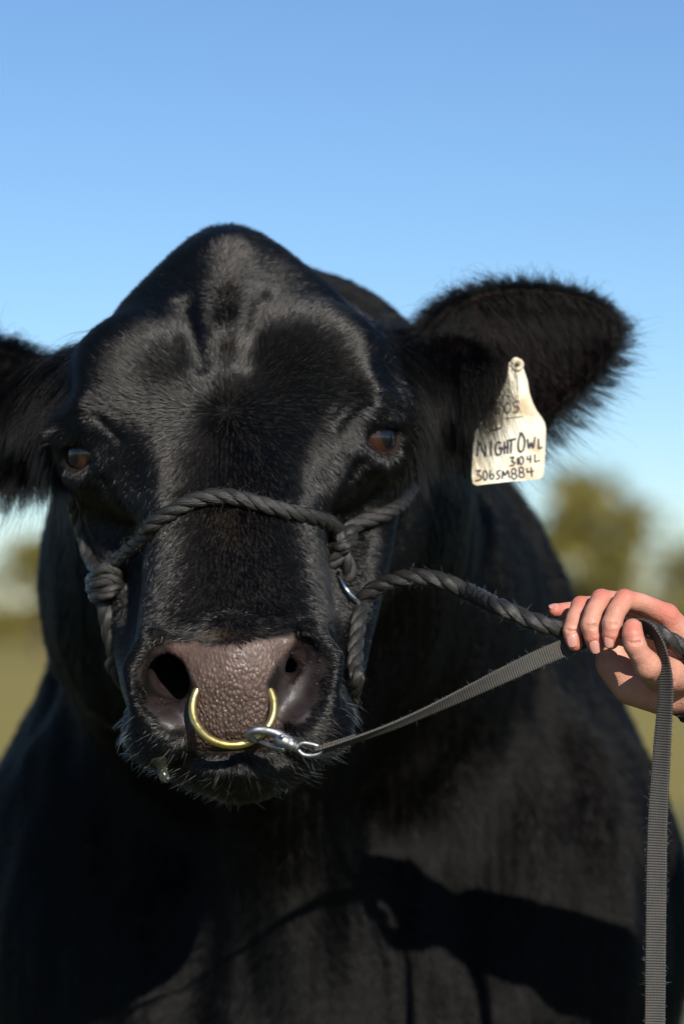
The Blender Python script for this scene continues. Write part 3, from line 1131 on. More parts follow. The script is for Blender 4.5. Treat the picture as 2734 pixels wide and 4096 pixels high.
# eyelashes
LP, LR = [], []
for sx in (1, -1):
    nl = 90
    a = RNG.uniform(-20, 62, nl)
    b = 46 - 0.008 * (a - 5) ** 2
    root = np.array([on_eye(i, j, 2.9) for i, j in zip(a, b)])
    dirn = norm(root - EYE_C) * 0.9 + EYE_D * 0.4 + np.array([0.55, 0, -0.15])
    m = 5
    L = RNG.uniform(1.6, 2.8, nl)[:, None]
    d = norm(dirn + RNG.normal(0, 0.12, (nl, 3)))
    pp = [root]
    for i in range(m - 1):
        d = norm(d + np.array([0.02, 0, -0.10]) * i)
        pp.append(pp[-1] + d * L / (m - 1))
    pp = np.stack(pp, 1) * [sx, 1, 1]
    LP.append(pp @ RH.T)
    LR.append(np.full((nl, 1), 0.02) * np.linspace(1, 0.25, m)[None])
curves('eyelashes', np.concatenate(LP), np.concatenate(LR), FUR, bull)

# ------------------------------------------------------------------ wet nose, drool
def ico(sub=1):
    b_ = bmesh.new()
    bmesh.ops.create_icosphere(b_, subdivisions=sub, radius=1)
    V = np.array([v.co[:] for v in b_.verts])
    F = np.array([[v.index for v in f.verts] for f in b_.faces])
    b_.free()
    return V, F


def water_mat():
    m = NT('dew')
    m.set(Base_Color=(0.045, 0.03, 0.026, 1), Roughness=0.05, IOR=1.4, Specular_IOR_Level=0.8)
    m.b.inputs['Coat Weight'].default_value = 1.0
    m.b.inputs['Coat Roughness'].default_value = 0.04
    return m.m


WATER = water_mat()
IV, IF = ico(1)
rim = bare * (1 - 0.88 * pad) * (BN[:, 1] < -0.2) * (hy < 5.5) + 0.4 * pad * (hz > -2.0) * (BN[:, 1] < -0.3) * (vnoise(BH * 0.8, 31) > 0.52)
rimw = rim * np.where((hz > -4.5) & (hz < 4.6), 1, 0)
p, n, pick = sample(rimw * 4.0)
r = RNG.gamma(2.2, 0.016, len(p)) + 0.015
DV = (p + n * 0.01)[:, None] + IV[None] * r[:, None, None]
DF = (np.arange(len(p)) * len(IV))[:, None, None] + IF[None]
tag(link('droplets', mesh_np('droplets', to_world(DV.reshape(-1, 3)), DF.reshape(-1, 3)), WATER, bull), kind='stuff')


def drool_mat():
    m = NT('drool')
    m.set(Base_Color=(0.42, 0.44, 0.33, 1), Roughness=0.06, IOR=1.34)
    m.b.inputs['Transmission Weight'].default_value = 0.97
    return m.m


top = P(640, 3030, 3.0)
sv = []
for t in np.linspace(0, 1, 14):
    sv.append(top + np.array([0.006 * t, -0.003 * t, -0.024 * t]))
V, F = tube_np(np.array(sv), np.array([9, 8.5, 7.5, 6.4, 5.5, 4.9, 4.5, 4.3, 4.4, 4.6, 4.8, 4.4, 3.2, 0.6]) * 0.001, 14)
link('drool', mesh_mixed('drool', V * [1, 1, 1], F), drool_mat(), bull)

# ------------------------------------------------------------------ rope
def spline(pts, n):
    pts = np.asarray(pts, float)
    k = len(pts)
    P_ = np.vstack([2 * pts[0] - pts[1], pts, 2 * pts[-1] - pts[-2]])
    out = []
    for s in np.linspace(0, k - 1 - 1e-6, n):
        i = int(s); f = s - i
        a, b, c, d = P_[i:i + 4]
        out.append(0.5 * ((2 * b) + (c - a) * f + (2 * a - 5 * b + 4 * c - d) * f * f + (3 * b - a - 3 * c + d) * f ** 3))
    return np.array(out)


def resample(path, step):
    d = np.r_[0, np.cumsum(np.linalg.norm(np.diff(path, axis=0), axis=1))]
    n = max(6, int(d[-1] / step))
    t = np.linspace(0, d[-1], n)
    return np.stack([np.interp(t, d, path[:, i]) for i in range(3)], 1)


def frames(path):
    T = np.gradient(path, axis=0)
    T /= np.linalg.norm(T, axis=1)[:, None] + 1e-12
    u = np.cross(T[0], [0.13, 0.4, 0.9])
    U = [u / np.linalg.norm(u)]
    for i in range(1, len(path)):
        u = U[-1] - T[i] * (U[-1] @ T[i])
        U.append(u / (np.linalg.norm(u) + 1e-12))
    U = np.array(U)
    return T, U, np.cross(T, U)


def rope_mat():
    m = NT('black_rope')
    uv = m.n('ShaderNodeUVMap')
    mp = m.n('ShaderNodeMapping')
    mp.inputs['Scale'].default_value = (26, 14, 1)
    m.l(uv.outputs[0], mp.inputs[0])
    nz = m.n('ShaderNodeTexNoise', i_Scale=1.0, i_Detail=5.0, i_Roughness=0.7)
    m.l(mp.outputs[0], nz.inputs['Vector'])
    tc = m.n('ShaderNodeTexCoord')
    dirt = m.n('ShaderNodeTexNoise', i_Scale=55.0, i_Detail=4.0)
    m.l(tc.outputs['Object'], dirt.inputs['Vector'])
    c = m.ramp(nz.outputs[0], [(0.34, (0.007, 0.0065, 0.006)), (0.60, (0.026, 0.024, 0.021)), (0.8, (0.065, 0.060, 0.052))])
    c2 = m.mix(m.ramp(dirt.outputs[0], [(0.55, 0.0), (0.75, 0.45)]), c, (0.05, 0.04, 0.03))
    m.l(c2, m.b.inputs['Base Color'])
    m.set(Roughness=0.34, Specular_IOR_Level=0.55)
    m.l(m.bump(nz.outputs[0], 0.9, 0.0016), m.b.inputs['Normal'])
    return m.m


ROPE = rope_mat()


def strand_mesh(path, R, phase, pitch, seg=22, flat=None):
    T, U, W = frames(path)
    d = np.r_[0, np.cumsum(np.linalg.norm(np.diff(path, axis=0), axis=1))]
    a = phase + 2 * math.pi * d / pitch
    rc, rs = R * 0.50, R * 0.56
    C = path + rc * (np.cos(a)[:, None] * U + np.sin(a)[:, None] * W)
    # frame of the strand: radial and tangential
    er = np.cos(a)[:, None] * U + np.sin(a)[:, None] * W
    TT = np.gradient(C, axis=0); TT /= np.linalg.norm(TT, axis=1)[:, None]
    er = er - TT * (er * TT).sum(1)[:, None]; er /= np.linalg.norm(er, axis=1)[:, None]
    et = np.cross(TT, er)
    th = np.linspace(0, 2 * math.pi, seg + 1)
    tw = d / (pitch * 0.9) * 2 * math.pi
    groove = 1 + 0.085 * np.cos(7 * (th[None] + tw[:, None])) + 0.02 * np.sin(d * 900)[:, None]
    rr = rs * groove
    end = np.clip(np.minimum(d, d[-1] - d) / (R * 0.6), 0.25, 1) ** 0.5
    rr = rr * end[:, None]
    V = C[:, None] + rr[..., None] * (np.cos(th)[None, :, None] * er[:, None] * 1.0 + np.sin(th)[None, :, None] * et[:, None] * 1.12)
    n, s1 = len(path), seg + 1
    i = np.arange(n - 1)[:, None] * s1
    j = np.arange(seg)[None]
    F = np.stack([i + j, i + j + 1, i + s1 + j + 1, i + s1 + j], -1).reshape(-1, 4)
    uvu = (np.tile(th / (2 * math.pi), (n, 1)) + (tw / (2 * math.pi))[:, None])
    uvv = np.tile((d * 1.0)[:, None] * 6, (1, s1))
    UV = np.stack([uvu, uvv], -1).reshape(-1, 2)
    return V.reshape(-1, 3), F[:, ::-1], UV


def rope(name, path, R, parent, pitch=0.052, mat=None, phase=0.0, step=0.0022):
    path = resample(path, step)
    root = empty(name, path[0])
    root.parent = parent
    root.matrix_parent_inverse = Matrix.Translation(-Vector(parent.location))
    for k in range(3):
        V, F, UV = strand_mesh(path, R, phase + k * 2 * math.pi / 3, pitch)
        me = mesh_np('strand', V, F)
        ul = me.uv_layers.new(name='UVMap')
        li = np.empty(len(me.loops), np.int32)
        me.loops.foreach_get('vertex_index', li)
        ul.data.foreach_set('uv', UV[li].astype(np.float32).ravel())
        o = link('strand', me, mat or ROPE, None)
        o.parent = root
        o.matrix_parent_inverse = root.matrix_world.inverted() if False else Matrix.Translation(-Vector(path[0]))
    return root


def fuzz(name, path, R, parent, per_m=900, length=(0.003, 0.010)):
    """frayed fibres standing off a rope or strap"""
    path = resample(path, 0.002)
    T, U, W = frames(path)
    d = np.linalg.norm(np.diff(path, axis=0), axis=1).sum()
    n = int(d * per_m)
    i = RNG.integers(0, len(path), n)
    a = RNG.uniform(0, 6.283, n)[:, None]
    er = np.cos(a) * U[i] + np.sin(a) * W[i]
    p0 = path[i] + er * R * 0.95
    dr = norm(er * RNG.uniform(0.2, 0.9, (n, 1)) + T[i] * RNG.normal(0, 1, (n, 1)) + RNG.normal(0, 0.3, (n, 3)))
    L = RNG.uniform(*length, n)[:, None]
    p1 = p0 + dr * L * 0.5
    p2 = p1 + norm(dr + RNG.normal(0, 0.5, (n, 3))) * L * 0.5
    pts = np.stack([p0, p1, p2], 1)
    hc = bpy.data.hair_curves.new(name)
    hc.add_curves([3] * n)
    hc.position_data.foreach_set('vector', pts.astype(np.float32).ravel())
    ra = hc.attributes.get('radius') or hc.attributes.new('radius', 'FLOAT', 'POINT')
    ra.data.foreach_set('value', np.tile(np.array([0.00012, 0.0001, 0.00005], np.float32), n))
    return tag(link(name, hc, FIBRE, parent), kind='stuff')


FIBRE = hair_mat('rope_fibre', (0.06, 0.055, 0.045), 0.4)


def on_skin(pxs, off, smooth=2, depth=None):
    out = []
    for q in pxs:
        l, n_ = hit(q[0], q[1], q[2] if len(q) > 2 else 12)
        out.append(l + n_ * off)
    out = np.array(out)
    for _ in range(smooth):
        out[1:-1] = out[1:-1] * 0.5 + (out[:-2] + out[2:]) * 0.25
    return out


RR = 0.0077
halter = tag(empty('rope_halter', P(905, 2000, 8)), 'black twisted rope halter knotted around the bull\'s muzzle and cheeks', 'halter')
nb = on_skin([(625, 2112), (660, 2082), (700, 2050), (760, 2015), (820, 1996), (880, 1988), (950, 1995), (1020, 2020), (1090, 2044), (1160, 2064), (1230, 2074), (1290, 2082), (1330, 2110), (1348, 2160)], RR * 0.9)
kn = hit(430, 2330)[0]
kny = kn[1] * 100 - 1.2
nby = nb[0][1] * 100
print('bridge depth', nby, 'knot depth', kny)
nb = np.vstack([[P(418, 2288, kny - 0.5), P(480, 2232, kny - (kny - nby) * 0.28), P(545, 2180, kny - (kny - nby) * 0.58), P(592, 2140, kny - (kny - nby) * 0.85)], nb])
nb = spline(nb, 220)
rope('noseband', nb, RR, halter)
fuzz('noseband_fibres', nb, RR, halter)
ck = on_skin([(1350, 2150), (1385, 2112), (1440, 2088), (1490, 2070), (1540, 2048), (1585, 2015), (1620, 1968), (1640, 1920)], RR * 0.9, 1)
ck = np.vstack([ck, head_to_world([(19.2, 27, 24.5), (18.6, 31, 30.5), (14.5, 34.5, 36.5), (8, 37, 41), (0, 38, 43)])])
ck = spline(ck, 200)
rope('cheek_rope', ck, RR, halter, phase=0.7)
ckl = np.vstack([[P(405, 2300, kny)], on_skin([(378, 2240), (345, 2150), (318, 2050), (300, 1980)], RR * 0.5, 1), head_to_world([(-18.4, 27, 22), (-18.2, 31, 30), (-14.5, 34.5, 36.5), (-8, 37, 41), (0, 38, 43)])])
rope('cheek_rope', spline(ckl, 200), RR * 0.9, halter, phase=1.3)
# knot at the right side of the muzzle
ky = hit(1375, 2200)[0][1]
def K(px, py, off):
    return P(px, py, (ky - off) * 100)
ka = spline([K(1338, 2105, .020), K(1362, 2150, .026), K(1366, 2190, .026), K(1345, 2232, .026), K(1316, 2262, .022), K(1312, 2298, .014), K(1335, 2318, .010)], 90)
rope('knot_loop', ka, RR * 0.92, halter, phase=0.4)
kb = spline([K(1402, 2108, .008), K(1398, 2150, .016), K(1372, 2196, .020), K(1384, 2240, .020), K(1400, 2285, .016), K(1388, 2318, .014), K(1362, 2302, .006)], 90)
rope('knot_loop', kb, RR * 0.92, halter, phase=2.0)
kc = spline([K(1330, 2170, .008), K(1352, 2196, .028), K(1385, 2182, .032), K(1404, 2150, .014)], 60)
rope('knot_loop', kc, RR * 0.85, halter, phase=1.0)
# polished ring
def metal(name, col, rough, scr=0.25):
    m = NT(name)
    tc = m.n('ShaderNodeTexCoord')
    nz = m.n('ShaderNodeTexNoise', i_Scale=160.0, i_Detail=6.0)
    m.l(tc.outputs['Object'], nz.inputs['Vector'])
    m.set(Metallic=1.0)
    m.l(m.ramp(nz.outputs[0], [(0.35, tuple(c * 0.72 for c in col)), (0.65, col)]), m.b.inputs['Base Color'])
    m.l(m.ramp(nz.outputs[0], [(0.3, rough * 1.5), (0.7, rough * 0.7)]), m.b.inputs['Roughness'])
    m.l(m.bump(nz.outputs[0], scr, 0.0006), m.b.inputs['Normal'])
    return m.m


CHROME = metal('polished_steel', (0.75, 0.76, 0.78), 0.14, 0.1)
BRASS = metal('brass', (0.93, 0.68, 0.24), 0.30, 0.35)
STEEL = metal('worn_steel', (0.30, 0.305, 0.315), 0.42, 0.9)


def ring(name, c, e1, e2, R, r, mat, parent, seg=96, sides=18, squash=1.0):
    th = np.linspace(0, 2 * math.pi, seg, endpoint=False)
    path = np.array(c) + R * (np.cos(th)[:, None] * e1 + np.sin(th)[:, None] * e2)
    V, F = tube_np(path, r, sides, True)
    # close the twist of the frame
    return link(name, mesh_np(name, V, F), mat, parent)


rc = K(1412, 2352, .012)
e1 = norm(np.array([[0.60, -0.12, -0.79]]))[0]
e2 = norm(np.array([[0.28, 0.95, 0.10]]))[0]
e2 = norm((e2 - e1 * (e1 @ e2))[None])[0]
ring('halter_ring', rc, e1, e2, 0.0232, 0.0024, CHROME, halter)
# chin piece under the jaw
cr = np.vstack([[rc + e1 * 0.021 + e2 * 0.004], on_skin([(1412, 2470, 14), (1400, 2540, 14), (1388, 2610, 14), (1386, 2680, 14), (1388, 2740, 14)], RR * 1.1, 1)])
cr[1:, 1] = np.minimum(cr[1:, 1], np.maximum.accumulate(cr[1:, 1]))
under = head_to_world([(9.0, 19.5, -6.0), (4, 20, -8.0), (-4, 20.5, -8.0), (-8.6, 20.5, -5.0)])
cl = np.array([P(468, 2690, kny + 1.0), P(458, 2620, kny + 0.2), P(442, 2545, kny - 0.2), P(424, 2460, kny - 0.4), P(410, 2390, kny - 0.2), P(420, 2320, kny + 0.4)])
rope('chin_rope', spline(np.vstack([cr, under, cl]), 320), RR, halter, phase=0.9)
fuzz('chin_rope_fibres', spline(np.vstack([cr]), 100), RR, halter)
# knot on the left cheek: three turns
kl = cl[-1]
for i, (a, b, c) in enumerate((((362, 2318), (425, 2272), (492, 2292)), ((362, 2352), (430, 2318), (486, 2322)), ((374, 2388), (430, 2372), (482, 2338)))):
    yb = kny + 0.2
    w_ = spline([P(*a, yb + 1.0), P(a[0] + 22, a[1] - 6, yb - 1.6), P(*b, yb - 2.4), P(c[0] - 14, c[1] + 4, yb - 1.6), P(*c, yb + 0.8)], 60)
    rope('knot_turn', w_, RR * 0.85, halter, phase=0.5 * i)

# ------------------------------------------------------------------ nose ring
nr_c = head_to_world([(0.05, 0.75, -2.55)])[0]
n1 = np.array([1.0, 0, 0.0])
n2 = norm(np.array([[0, 0.42, 0.91]]))[0]
nring = tag(empty('nose_ring', nr_c), 'thick gold-coloured brass ring through the bull\'s nose', 'nose ring')
ring('band', nr_c, n1, n2, 0.0383, 0.0040, BRASS, nring, 128, 20)
th0 = math.radians(246)
sc_ = nr_c + 0.0383 * (math.cos(th0) * n1 + math.sin(th0) * n2)
tn = -math.sin(th0) * n1 + math.cos(th0) * n2
V, F = tube_np(np.array([sc_ - tn * 0.0002, sc_ + tn * 0.0002]), 0.00412, 20)
link('seam', mesh_mixed('seam', V, F), simple_mat('brass_seam', (0.09, 0.06, 0.02), 0.6), nring)
rp = sc_ + tn * 0.004 + n1 * 0 - np.array([0, 0.0038, 0])
V, F = tube_np(np.array([rp, rp - np.array([0, 0.0004, 0])]), 0.0011, 12)
link('screw', mesh_mixed('screw', V, F), simple_mat('brass_screw', (0.35, 0.24, 0.08), 0.5, 0.8), nring)

# ------------------------------------------------------------------ nose lead: snap, swivel, webbing
lead = tag(empty('nose_lead', P(1275, 3000, -2.5)), 'grey-black webbing strap clipped to the nose ring and draped over the hand', 'lead strap')
sy = -2.2
snap = empty('snap_hook', P(1140, 2960, sy)); snap.parent = lead
snap.matrix_parent_inverse = Matrix.Translation(-Vector(lead.location))


def part_of(o, parent):
    o.parent = parent
    o.matrix_parent_inverse = Matrix.Identity(4)
    w = Matrix.Translation(Vector(parent.location)) if parent.parent is None else None
    o.matrix_parent_inverse = Matrix.Translation(-Vector(parent.location))
    return o


def G(px, py, y=sy):
    return P(px, py, y)


hk = spline([G(1165, 2972), G(1135, 2950), G(1095, 2930), G(1050, 2920), G(1015, 2922), G(996, 2940, -1.9), G(1006, 2958, -1.2), G(1030, 2962, -0.6)], 60)
V, F = tube_np(hk, np.interp(np.linspace(0, 1, 60), [0, 0.25, 0.5, 0.85, 1], [0.0052, 0.0048, 0.0040, 0.0034, 0.0026]), 16)
part_of(link('hook', mesh_mixed('hook', V, F), STEEL), snap)
V, F = tube_np(spline([G(1036, 2964, -0.8), G(1085, 2984, -1.6), G(1140, 2996, sy)], 20), np.linspace(0.0022, 0.0034, 20), 12)
part_of(link('gate', mesh_mixed('gate', V, F), STEEL), snap)
V, F = tube_np(spline([G(1098, 2948), G(1130, 2962), G(1172, 2982)], 20), np.interp(np.linspace(0, 1, 20), [0, 0.3, 0.75, 0.8, 1], [0.004, 0.0072, 0.0066, 0.0058, 0.0056]), 18)
part_of(link('barrel', mesh_mixed('barrel', V, F), STEEL), snap)
V, F = tube_np(np.array([G(1128, 2946, sy - 0.75), G(1128, 2946, sy - 1.0)]), 0.0022, 12)
part_of(link('thumb_stud', mesh_mixed('thumb_stud', V, F), STEEL), snap)
V, F = tube_np(spline([G(1170, 2980), G(1180, 2986), G(1194, 2992)], 12), np.array([5.2, 6.4, 6.6, 6.6, 6.4, 4.6, 4.4, 4.8, 5.6, 5.6, 5.2, 4.2]) * 0.001, 18)
part_of(link('swivel', mesh_mixed('swivel', V, F), STEEL), snap)
ey_ = spline([G(1192, 2982), G(1212, 2972), G(1250, 2978), G(1274, 2988), G(1282, 3000), G(1274, 3014), G(1244, 3022), G(1212, 3018), G(1192, 3000)], 70)
V, F = tube_np(ey_, 0.0023, 12)
part_of(link('strap_eye', mesh_mixed('strap_eye', V, F), STEEL), snap)


def web_mat():
    m = NT('webbing')
    uv = m.n('ShaderNodeUVMap')
    sp = m.n('ShaderNodeSeparateXYZ')
    m.l(uv.outputs[0], sp.inputs[0])

    def wave(axis_, f):
        k = m.n('ShaderNodeMath', operation='MULTIPLY'); k.inputs[1].default_value = f
        m.l(sp.outputs[axis_], k.inputs[0])
        s_ = m.n('ShaderNodeMath', operation='SINE')
        m.l(k.outputs[0], s_.inputs[0])
        return s_.outputs[0]
    a = wave('Y', 2 * math.pi / 0.0024)
    b = wave('X', 2 * math.pi / 0.0016)
    ab = m.n('ShaderNodeMath', operation='MULTIPLY_ADD')
    m.l(a, ab.inputs[0]); ab.inputs[1].default_value = 0.35; ab.inputs[2].default_value = 0.5
    ab2 = m.n('ShaderNodeMath', operation='MULTIPLY_ADD')
    m.l(b, ab2.inputs[0]); ab2.inputs[1].default_value = 0.12; m.l(ab.outputs[0], ab2.inputs[2])
    tc = m.n('ShaderNodeTexCoord')
    nz = m.n('ShaderNodeTexNoise', i_Scale=70.0, i_Detail=5.0)
    m.l(tc.outputs['Object'], nz.inputs['Vector'])
    fz = m.n('ShaderNodeTexNoise', i_Scale=900.0, i_Detail=3.0)
    m.l(tc.outputs['Object'], fz.inputs['Vector'])
    c = m.ramp(ab2.outputs[0], [(0.15, (0.022, 0.021, 0.020)), (0.85, (0.115, 0.108, 0.098))])
    c2 = m.mix(m.ramp(nz.outputs[0], [(0.45, 0.0), (0.75, 0.5)]), c, (0.10, 0.085, 0.068))
    c3 = m.mix(m.ramp(fz.outputs[0], [(0.5, 0.0), (0.72, 0.5)]), c2, (0.03, 0.028, 0.027))
    m.l(c3, m.b.inputs['Base Color'])
    m.set(Roughness=0.85, Specular_IOR_Level=0.25)
    n1_ = m.bump(ab2.outputs[0], 0.9, 0.0012)
    m.l(m.bump(fz.outputs[0], 0.5, 0.0006, n1_), m.b.inputs['Normal'])
    return m.m


WEB = web_mat()


def strap(name, path, wdir, width, thick, parent, step=0.0016):
    """flat band; wdir (k,3) width directions given along the path"""
    d0 = np.linspace(0, 1, len(path))
    path2 = resample(path, step)
    n = len(path2)
    t = np.linspace(0, 1, n)
    W_ = np.stack([np.interp(t, np.linspace(0, 1, len(wdir)), np.asarray(wdir)[:, i]) for i in range(3)], 1)
    T = norm(np.gradient(path2, axis=0))
    W_ = norm(W_ - T * (W_ * T).sum(1)[:, None])
    N = np.cross(T, W_)
    d = np.r_[0, np.cumsum(np.linalg.norm(np.diff(path2, axis=0), axis=1))]
    us = np.array([-1, -0.92, -0.6, -0.2, 0.2, 0.6, 0.92, 1])
    scal = 1 + 0.012 * np.sin(d / 0.0024 * 2 * math.pi) + 0.012 * (vnoise(np.stack([d * 90, 0 * d, 0 * d], 1), 44) - 0.5)
    cup = 0.0007 * (us ** 2)
    hgt = thick * 0.5 * np.array([0.55, 1, 1, 1, 1, 1, 1, 0.55])
    topv = path2[:, None] + W_[:, None] * (us * width / 2)[None, :, None] * scal[:, None, None] + N[:, None] * (hgt + cup)[None, :, None]
    botv = path2[:, None] + W_[:, None] * (us * width / 2)[None, :, None] * scal[:, None, None] - N[:, None] * (hgt - cup)[None, :, None]
    ringv = np.concatenate([topv, botv[:, ::-1]], 1)
    s_ = ringv.shape[1]
    uvx = np.concatenate([us, us[::-1]]) * width / 2
    i = np.arange(n - 1)[:, None] * s_
    j = np.arange(s_)[None]
    F = np.stack([i + j, i + (j + 1) % s_, i + s_ + (j + 1) % s_, i + s_ + j], -1).reshape(-1, 4)
    caps = [np.array([[k, k + 1, s_ - 2 - k, s_ - 1 - k]]) for k in range(7)]
    F = np.vstack([F] + caps + [c[:, ::-1] + (n - 1) * s_ for c in caps])
    V = ringv.reshape(-1, 3)
    me = mesh_np(name, V, F)
    ul = me.uv_layers.new(name='UVMap')
    UV = np.stack([np.tile(uvx, n), np.repeat(d, s_)], 1)
    li = np.empty(len(me.loops), np.int32)
    me.loops.foreach_get('vertex_index', li)
    ul.data.foreach_set('uv', UV[li].astype(np.float32).ravel())
    o = link(name, me, WEB, parent)
    # frayed edge fibres
    nf = int(d[-1] * 700)
    ii = RNG.integers(0, n, nf)
    sg = RNG.choice([-1, 1], nf)[:, None]
    p0 = path2[ii] + W_[ii] * sg * width / 2
    L = (RNG.gamma(2.0, 0.0006, nf))[:, None]
    dr = norm(W_[ii] * sg * 0.8 + T[ii] * RNG.normal(0, 0.7, (nf, 1)) + N[ii] * RNG.normal(0, 0.5, (nf, 1)))
    p1 = p0 + dr * L
    p2 = p1 + norm(dr + RNG.normal(0, 0.6, (nf, 3))) * L
    hc = bpy.data.hair_curves.new(name + '_fibres')
    hc.add_curves([3] * nf)
    hc.position_data.foreach_set('vector', np.stack([p0, p1, p2], 1).astype(np.float32).ravel())
    ra = hc.attributes.get('radius') or hc.attributes.new('radius', 'FLOAT', 'POINT')
    ra.data.foreach_set('value', np.tile(np.array([0.00016, 0.00013, 0.00007], np.float32), nf))
    tag(link('edge_fibres', hc, FIBRE, None), kind='stuff')
    fo = bpy.data.objects[-1] if False else [x for x in COL.objects if x.data is hc][0]
    part_of(fo, lead)
    return o


sp1 = spline([G(1262, 3004, -2.2), G(1300, 2994, -2.2), G(1450, 2946, -1.8), G(1600, 2890, -1.2), G(1800, 2800, -0.4), G(2000, 2705, 0.2), G(2150, 2634, 1.4), G(2255, 2590, 2.3), G(2330, 2560, 3.2)], 120)
strap('strap', sp1, [(-0.1, -0.98, 0.25), (-0.1, -0.95, 0.38), (-0.15, -0.86, 0.5), (-0.25, -0.6, 0.75), (-0.4, -0.2, 0.9), (-0.42, -0.1, 0.9)], 0.0165, 0.0022, lead)
fold = sp1[:28] + np.array([0.0, 0.0, 0.0026])
strap('strap_fold', spline(fold[::3], 40), [(-0.1, -0.98, 0.2), (-0.1, -0.97, 0.25)], 0.0160, 0.0022, lead)
sp2 = spline([G(2340, 2556, 3.4), G(2420, 2530, 3.2), G(2510, 2508, 1.2), G(2565, 2502, -0.8), G(2610, 2524, -1.9), G(2643, 2590, -2.4), G(2658, 2680, -2.5), G(2662, 2785, -2.5), G(2654, 2890, -2.6), G(2643, 3050, -2.7), G(2628, 3300, -2.8), G(2622, 3600, -2.8), G(2617, 4096, -2.8), G(2612, 4500, -2.8), G(2600, 5200, -2.8)], 300)
strap('strap_tail', sp2, [(-0.42, -0.1, 0.9), (-0.5, -0.5, 0.7), (0.35, -0.55, 0.6), (0.72, -0.62, 0.3), (0.9, -0.4, 0.1), (0.97, -0.2, 0), (0.98, -0.15, 0), (1, -0.1, 0), (1, 0.05, 0), (1, 0.05, 0), (1, 0, 0), (1, 0, 0)], 0.0186, 0.0022, lead)

# ------------------------------------------------------------------ lead rope from the halter ring to the hand
lrope = tag(empty('lead_rope', P(1450, 2395, 8)), 'black twisted lead rope running from the halter ring to the hand', 'rope')
ly = rc[1] * 100
lr = spline([G(1412, 2470, ly + 2.0), G(1424, 2430, ly + 0.6), G(1450, 2394, ly - 0.8), G(1500, 2354, ly - 1.8), G(1580, 2322, ly - 3.0), G(1680, 2308, ly - 4.2), G(1780, 2328, ly - 5.0), G(1880, 2370, ly - 6.0), G(1980, 2420, 4.0), G(2080, 2464, 3.0), G(2180, 2500, 2.4), G(2260, 2524, 3.2), G(2350, 2530, 3.4), G(2450, 2512, 2.6), G(2530, 2502, 1.0), G(2590, 2514, 0.2), G(2660, 2552, 0.2), G(2734, 2600, 0.8), G(2830, 2680, 2.0), G(2900, 2800, 3.0), G(2940, 3000, 4.0), G(2950, 3400, 4.0)], 500)
rope('cord', lr, 0.0081, lrope, pitch=0.056)
fuzz('cord_fibres', lr[:430], 0.0081, lrope)

# ------------------------------------------------------------------ ear tag
tagob = tag(empty('ear_tag', P(2065, 1462, 24.6)), 'worn off-white plastic ear tag with handwritten lettering, hanging from the ear', 'ear tag')


def tz(x, y, off=0.0):
    px, py = 1850 + x * 0.2554, 1380 + y * 0.2554
    dep = 25.6 - 1.0 * (y - 300) / 1900 + 0.5 * (x - 700) / 600 + 0.00000045 * (x - 700) ** 2
    return P(px, py, dep - off)


outl = [(800, 200), (850, 190), (905, 250), (950, 380), (1010, 560), (1040, 750), (1090, 900), (1150, 1020), (1230, 1130), (1280, 1220), (1298, 1320), (1292, 1500), (1285, 1700), (1270, 1950), (1258, 2050), (1200, 2100), (950, 2122), (700, 2142), (450, 2170), (215, 2200), (155, 2170), (140, 2060), (150, 1800), (165, 1580), (190, 1360), (290, 1200), (400, 1060), (500, 940), (570, 800), (640, 640), (700, 480), (722, 280)]
bm = bmesh.new()
fr = [bm.verts.new(tz(x, y, 0.075)) for x, y in outl]
bk = [bm.verts.new(tz(x, y, -0.075)) for x, y in outl]
bm.faces.new(fr)
bm.faces.new(bk[::-1])
for i in range(len(outl)):
    j = (i + 1) % len(outl)
    bm.faces.new((fr[j], fr[i], bk[i], bk[j]))
bmesh.ops.recalc_face_normals(bm, faces=bm.faces)
bmesh.ops.triangulate(bm, faces=[f for f in bm.faces if len(f.verts) > 4])
me = bpy.data.meshes.new('plate'); bm.to_mesh(me); bm.free()


def tag_mat():
    m = NT('aged_white_plastic')
    tc = m.n('ShaderNodeTexCoord')
    nz = m.n('ShaderNodeTexNoise', i_Scale=28.0, i_Detail=6.0)
    m.l(tc.outputs['Object'], nz.inputs['Vector'])
    c = m.ramp(nz.outputs[0], [(0.34, (0.36, 0.26, 0.12)), (0.45, (0.54, 0.47, 0.32)), (0.64, (0.60, 0.56, 0.44))])
    m.l(c, m.b.inputs['Base Color'])
    m.set(Roughness=0.42)
    m.b.inputs['Subsurface Weight'].default_value = 0.0
    return m.m


TAGM = tag_mat()
plate = link('plate', me, TAGM, tagob)
INK = simple_mat('marker_ink', (0.018, 0.018, 0.04), 0.6)


def oval(cx, cy, rx, ry, a0=0, a1=360, n=18):
    return [(cx + rx * math.sin(math.radians(a)), cy - ry * math.cos(math.radians(a))) for a in np.linspace(a0, a1, n)]


